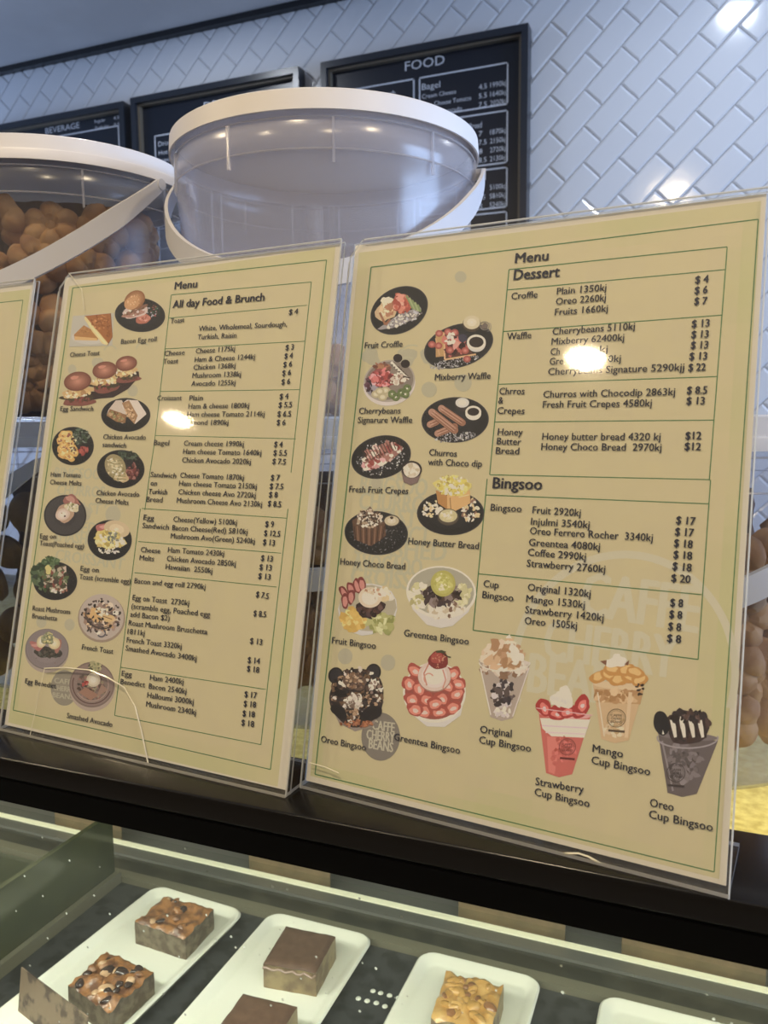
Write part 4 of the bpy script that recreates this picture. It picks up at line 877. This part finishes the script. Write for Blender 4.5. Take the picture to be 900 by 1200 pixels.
def f(A):
    A.b(262, 315, 150, 130, (196,188,158), .06); A.b(262, 310, 140, 120, (168,156,112), .06)
    A.sc(195, 370, 60, 50, 60, 17, [(206,166,66), (222,188,92), (190,146,50)], 20, 1.2); A.sc(330, 380, 58, 50, 70, 15, [(170,166,86), (196,192,116), (140,140,62)]); A.sc(310, 245, 70, 30, 36, 14, [(214,196,136), (196,170,104), (230,216,168)])
    for k, (x, y) in enumerate(((145,235), (180,215), (210,200), (235,192), (150,275), (180,255))): A.b(x, y, 20, 38, (122,50,40), .15, -28+k*6); A.b(x, y+3, 12, 28, (196,124,96), .15, -28+k*6)
    A.b(275, 312, 66, 48, (50,32,28), .25); A.sc(275, 315, 58, 40, 40, 10, [(40,26,22), (70,46,36), (90,60,44)]); A.g(275, 258, 58, 52, (206,186,136), (236,224,186), 0, 4); A.sc(290, 235, 40, 25, 20, 9, [(238,228,196), (206,184,132), (180,132,84)])
dish('fruit bingsoo in a glass bowl', Z7, f, A)
def f(A):
    A.poly([(458,230), (805,230), (770,330), (690,400), (630,412), (560,395), (490,320)], (200,190,160)); A.e(632, 232, 176, 132, (212,204,176), 4, 44); A.g(632, 228, 165, 120, (160,152,112), (150,138,98), 4, 3)
    A.sc(520, 250, 42, 60, 40, 16, [(206,196,124), (226,216,156), (176,164,92)], 0, 1.2); A.sc(650, 320, 90, 40, 70, 15, [(214,200,150), (230,220,180), (120,88,60), (190,170,120)], 0, 1.2); A.sc(740, 240, 34, 60, 40, 14, [(206,196,124), (190,180,110)], 0, 1.2)
    A.sc(635, 240, 95, 55, 90, 11, [(58,42,34), (44,34,30), (84,62,46), (130,110,88)], 0, 3); A.g(642, 188, 62, 66, (170,160,62), (206,200,104), 0, 5); A.sc(642, 185, 46, 48, 26, 9, [(222,216,130), (180,172,72)])
dish('greentea bingsoo with a yellow scoop in a white bowl', Z7, f, A)
def f(A):
    A.poly([(75,800), (345,780), (290,905), (200,930), (120,890)], (140,124,96)); A.b(210, 760, 138, 146, (52,42,34), .06, 0, 40)
    for x, y in ((103,650), (292,632)): A.e(x, y, 38, 42, (30,27,25), 10); A.e(x, y, 30, 34, (44,40,37), 10)
    A.sc(210, 750, 130, 135, 330, 9, [(44,34,28), (72,52,36), (110,80,48), (166,130,82), (206,190,150), (34,28,25)]); A.b(200, 680, 55, 45, (96,72,50), .2); A.sc(200, 680, 50, 42, 50, 8, [(130,96,60), (80,58,42), (190,160,110)])
    A.b(120, 830, 46, 30, (30,26,24), .15, 45); A.b(280, 840, 62, 34, (34,29,26), .15, -30); A.b(128, 740, 30, 22, (28,24,22), .2); A.sc(200, 780, 40, 30, 60, 8, [(232,226,206), (196,180,140), (120,96,70)]); A.sc(300, 715, 34, 44, 26, 7, [(222,214,190), (130,104,76)]); A.sc(210, 890, 90, 14, 50, 6, [(140,80,44), (176,110,60)])
dish('bingsoo heaped with dark biscuits', Z7, f, A)
def f(A):
    A.poly([(442,730), (755,730), (730,850), (650,908), (560,905), (480,840)], (200,190,166)); A.e(598, 735, 158, 152, (214,206,184), 0, 44); A.e(598, 730, 148, 140, (150,70,50), 0, 44)
    for x, y, a in ((470,690,60), (500,625,30), (485,770,20), (520,715,80), (560,770,0), (545,830,10), (620,830,0), (635,765,20), (690,810,-20), (710,740,-30), (715,690,10), (690,640,-40), (600,790,0), (660,700,10), (500,820,30)):
        A.b(x, y, 40, 34, (168,70,48), .18, a); A.b(x+2, y+3, 30, 24, (214,124,88), .2, a); A.b(x+3, y+6, 16, 10, (234,178,140), .2, a)
    A.e(598, 658, 84, 76, (160,110,80)); A.g(598, 652, 82, 76, (204,178,140), (238,226,196), 0, 5); A.ln([(570,590), (545,640), (560,700)], 7, (190,120,84)); A.ln([(640,620), (655,670), (640,715)], 6, (196,126,90)); A.arc(570, 665, 24, 26, 120, 330, 6, (200,134,96))
    A.b(618, 572, 48, 50, (126,42,32), .12); A.b(610, 560, 30, 30, (166,66,48), .15); A.sc(618, 570, 38, 40, 26, 2.5, [(196,130,84)]); A.ln([(640,535), (665,555), (680,558)], 6, (46,50,28)); A.b(630, 530, 22, 8, (60,66,34), .3)
dish('strawberry bingsoo in a white bowl', Z7, f, A)
def cup(A, x0, x1, y, xb0, xb1, yb, body, rim, tilt=0):
    A.poly([(x0,y), (x1,y+tilt), (xb1,yb), ((xb0+xb1)/2,yb+10), (xb0,yb-4)], body); A.e((x0+x1)/2, y+tilt/2, (x1-x0)/2, 13, rim, 4)
def logo(A, x, y, r, c, c2):
    A.arc(x, y, r, r, 0, 360, 2.5, c); A.arc(x, y, r*.82, r*.82, 0, 360, 1, c)
    for k, st in enumerate(('CAFFE', 'CHERRY', 'BEANS')): A.text(st, x-r*.62, y-r*.2+k*r*.36, x+r*.62, y-r*.13+k*r*.36, .0011, c, True)
    A.ln([(x-r*.9, y+r*1.35), (x+r*.9, y+r*1.5)], 7, c2)
def f(A):
    cup(A, 60, 230, 92, 98, 172, 285, (166,146,112), (200,184,146), 14); A.sc(145, 120, 70, 26, 60, 12, [(206,184,140), (140,104,66), (226,210,172)]); A.sc(140, 205, 36, 42, 60, 9, [(52,42,38), (44,36,34), (90,74,60), (190,176,146)]); A.sc(140, 266, 28, 13, 26, 6, [(220,208,180), (196,180,150)]); A.ln([(66,120), (100,275)], 4, (210,196,164)); A.ln([(226,120), (172,280)], 4, (206,190,156))
    A.b(142, 82, 66, 48, (206,176,122), .2); A.sc(142, 80, 62, 44, 90, 13, [(222,196,146), (196,156,98), (236,220,180), (170,124,72)]); A.arc(146, 102, 84, 28, 0, 180, 3.5, (216,204,172))
dish('original cup bingsoo', Z8, f, A)
def f(A):
    cup(A, 258, 428, 268, 282, 368, 470, (196,92,68), (214,150,124), 12); A.poly([(262,285), (428,290), (408,350), (300,345), (270,320)], (226,214,196)); A.ln([(270,310), (420,318)], 4, (206,176,160)); A.ln([(280,332), (412,338)], 4, (210,182,164)); A.poly([(285,345), (330,350), (310,470), (290,462)], (212,112,84)); A.sc(335, 400, 40, 50, 30, 8, [(206,100,76), (186,80,58)])
    for x, y, a in ((275,250,70), (318,268,10), (352,262,-10), (395,258,-30), (400,240,-60)): A.b(x, y, 32, 24, (170,44,34), .15, a); A.b(x+2, y+4, 20, 13, (222,110,84), .2, a); A.b(x+2, y+5, 8, 6, (240,180,150), .2, a)
    A.b(335, 225, 36, 28, (220,212,192), .25); A.b(345, 200, 18, 22, (232,226,210), .25); A.sc(335, 225, 32, 24, 26, 8, [(236,230,216), (206,196,176)]); A.ln([(250,252), (435,276)], 3, (226,160,136)); logo(A, 352, 380, 27, (120,50,40), (100,34,28))
dish('strawberry cup bingsoo', Z8, f, A)
def f(A):
    cup(A, 436, 604, 172, 464, 554, 358, (196,160,98), (206,176,116), 12); A.poly([(440,190), (602,195), (592,240), (450,232)], (180,136,74)); A.sc(516, 212, 76, 18, 50, 9, [(206,168,104), (170,122,62)]); A.sc(512, 315, 38, 30, 50, 7, [(212,182,124), (190,154,92)]); A.ln([(452,200), (474,345)], 4, (216,190,138)); A.ln([(560,200), (546,350)], 12, (208,176,116))
    for x, y, a in ((455,150,-20), (490,145,20), (520,160,0), (555,150,30), (590,160,-20), (500,125,10), (545,128,-15), (575,135,20)): A.b(x, y, 30, 20, (190,130,50), .15, a); A.b(x, y-3, 20, 12, (222,168,84), .2, a)
    A.b(512, 100, 34, 20, (222,212,182), .3); A.b(515, 88, 16, 14, (234,226,204), .3); A.poly([(460,98), (482,94), (480,112)], (120,72,40)); A.poly([(540,108), (556,94), (552,112)], (120,72,40)); A.sc(590, 190, 14, 20, 10, 4, [(60,44,28)]); logo(A, 514, 285, 30, (96,78,44), (80,62,36))
dish('mango cup bingsoo', Z8, f, A)
def f(A):
    cup(A, 650, 848, 330, 682, 778, 535, (96,84,70), (116,104,88), 30); A.sc(735, 430, 50, 66, 110, 9, [(104,92,78), (82,72,60), (122,110,94)]); A.ln([(664,360), (700,525)], 6, (134,122,104)); A.arc(748, 350, 100, 34, -10, 190, 5, (150,138,120))
    A.b(745, 318, 78, 50, (60,44,36), .2); A.sc(745, 312, 72, 46, 60, 10, [(48,34,28), (70,48,36), (34,26,22)]); 
    for x in (705, 735, 765, 795): A.ln([(x-8,275+abs(x-750)*.3), (x-4,310), (x+6,348)], 15, (222,214,196)); A.ln([(x+6,270+abs(x-750)*.3), (x+12,350)], 8, (44,30,26))
    A.sc(745, 280, 60, 20, 26, 9, [(40,30,26), (90,66,50)]); A.b(662, 302, 26, 40, (26,24,24), .05, -12, 24); A.ln([(646,280), (668,338)], 7, (222,216,200)); A.b(652, 304, 12, 36, (30,27,26), .05, -12, 24); logo(A, 710, 465, 30, (66,56,46), (58,48,40))
dish('dark biscuit cup bingsoo with drizzled cream', Z8, f, A)
crack(rR, FR, HR, [(367, 893), (385, 898), (401, 905)], .0003)
crack(rR, FR, HR, [(664, 998), (680, 998), (692, 1002), (706, 1010)], .0005)


# ------------------------------------------------------------------ lift everything onto the floor at z = 0
for o in list(SC.objects):
    if o.parent is None and o.type in {'MESH', 'EMPTY'}: o.location.z += FLOOR
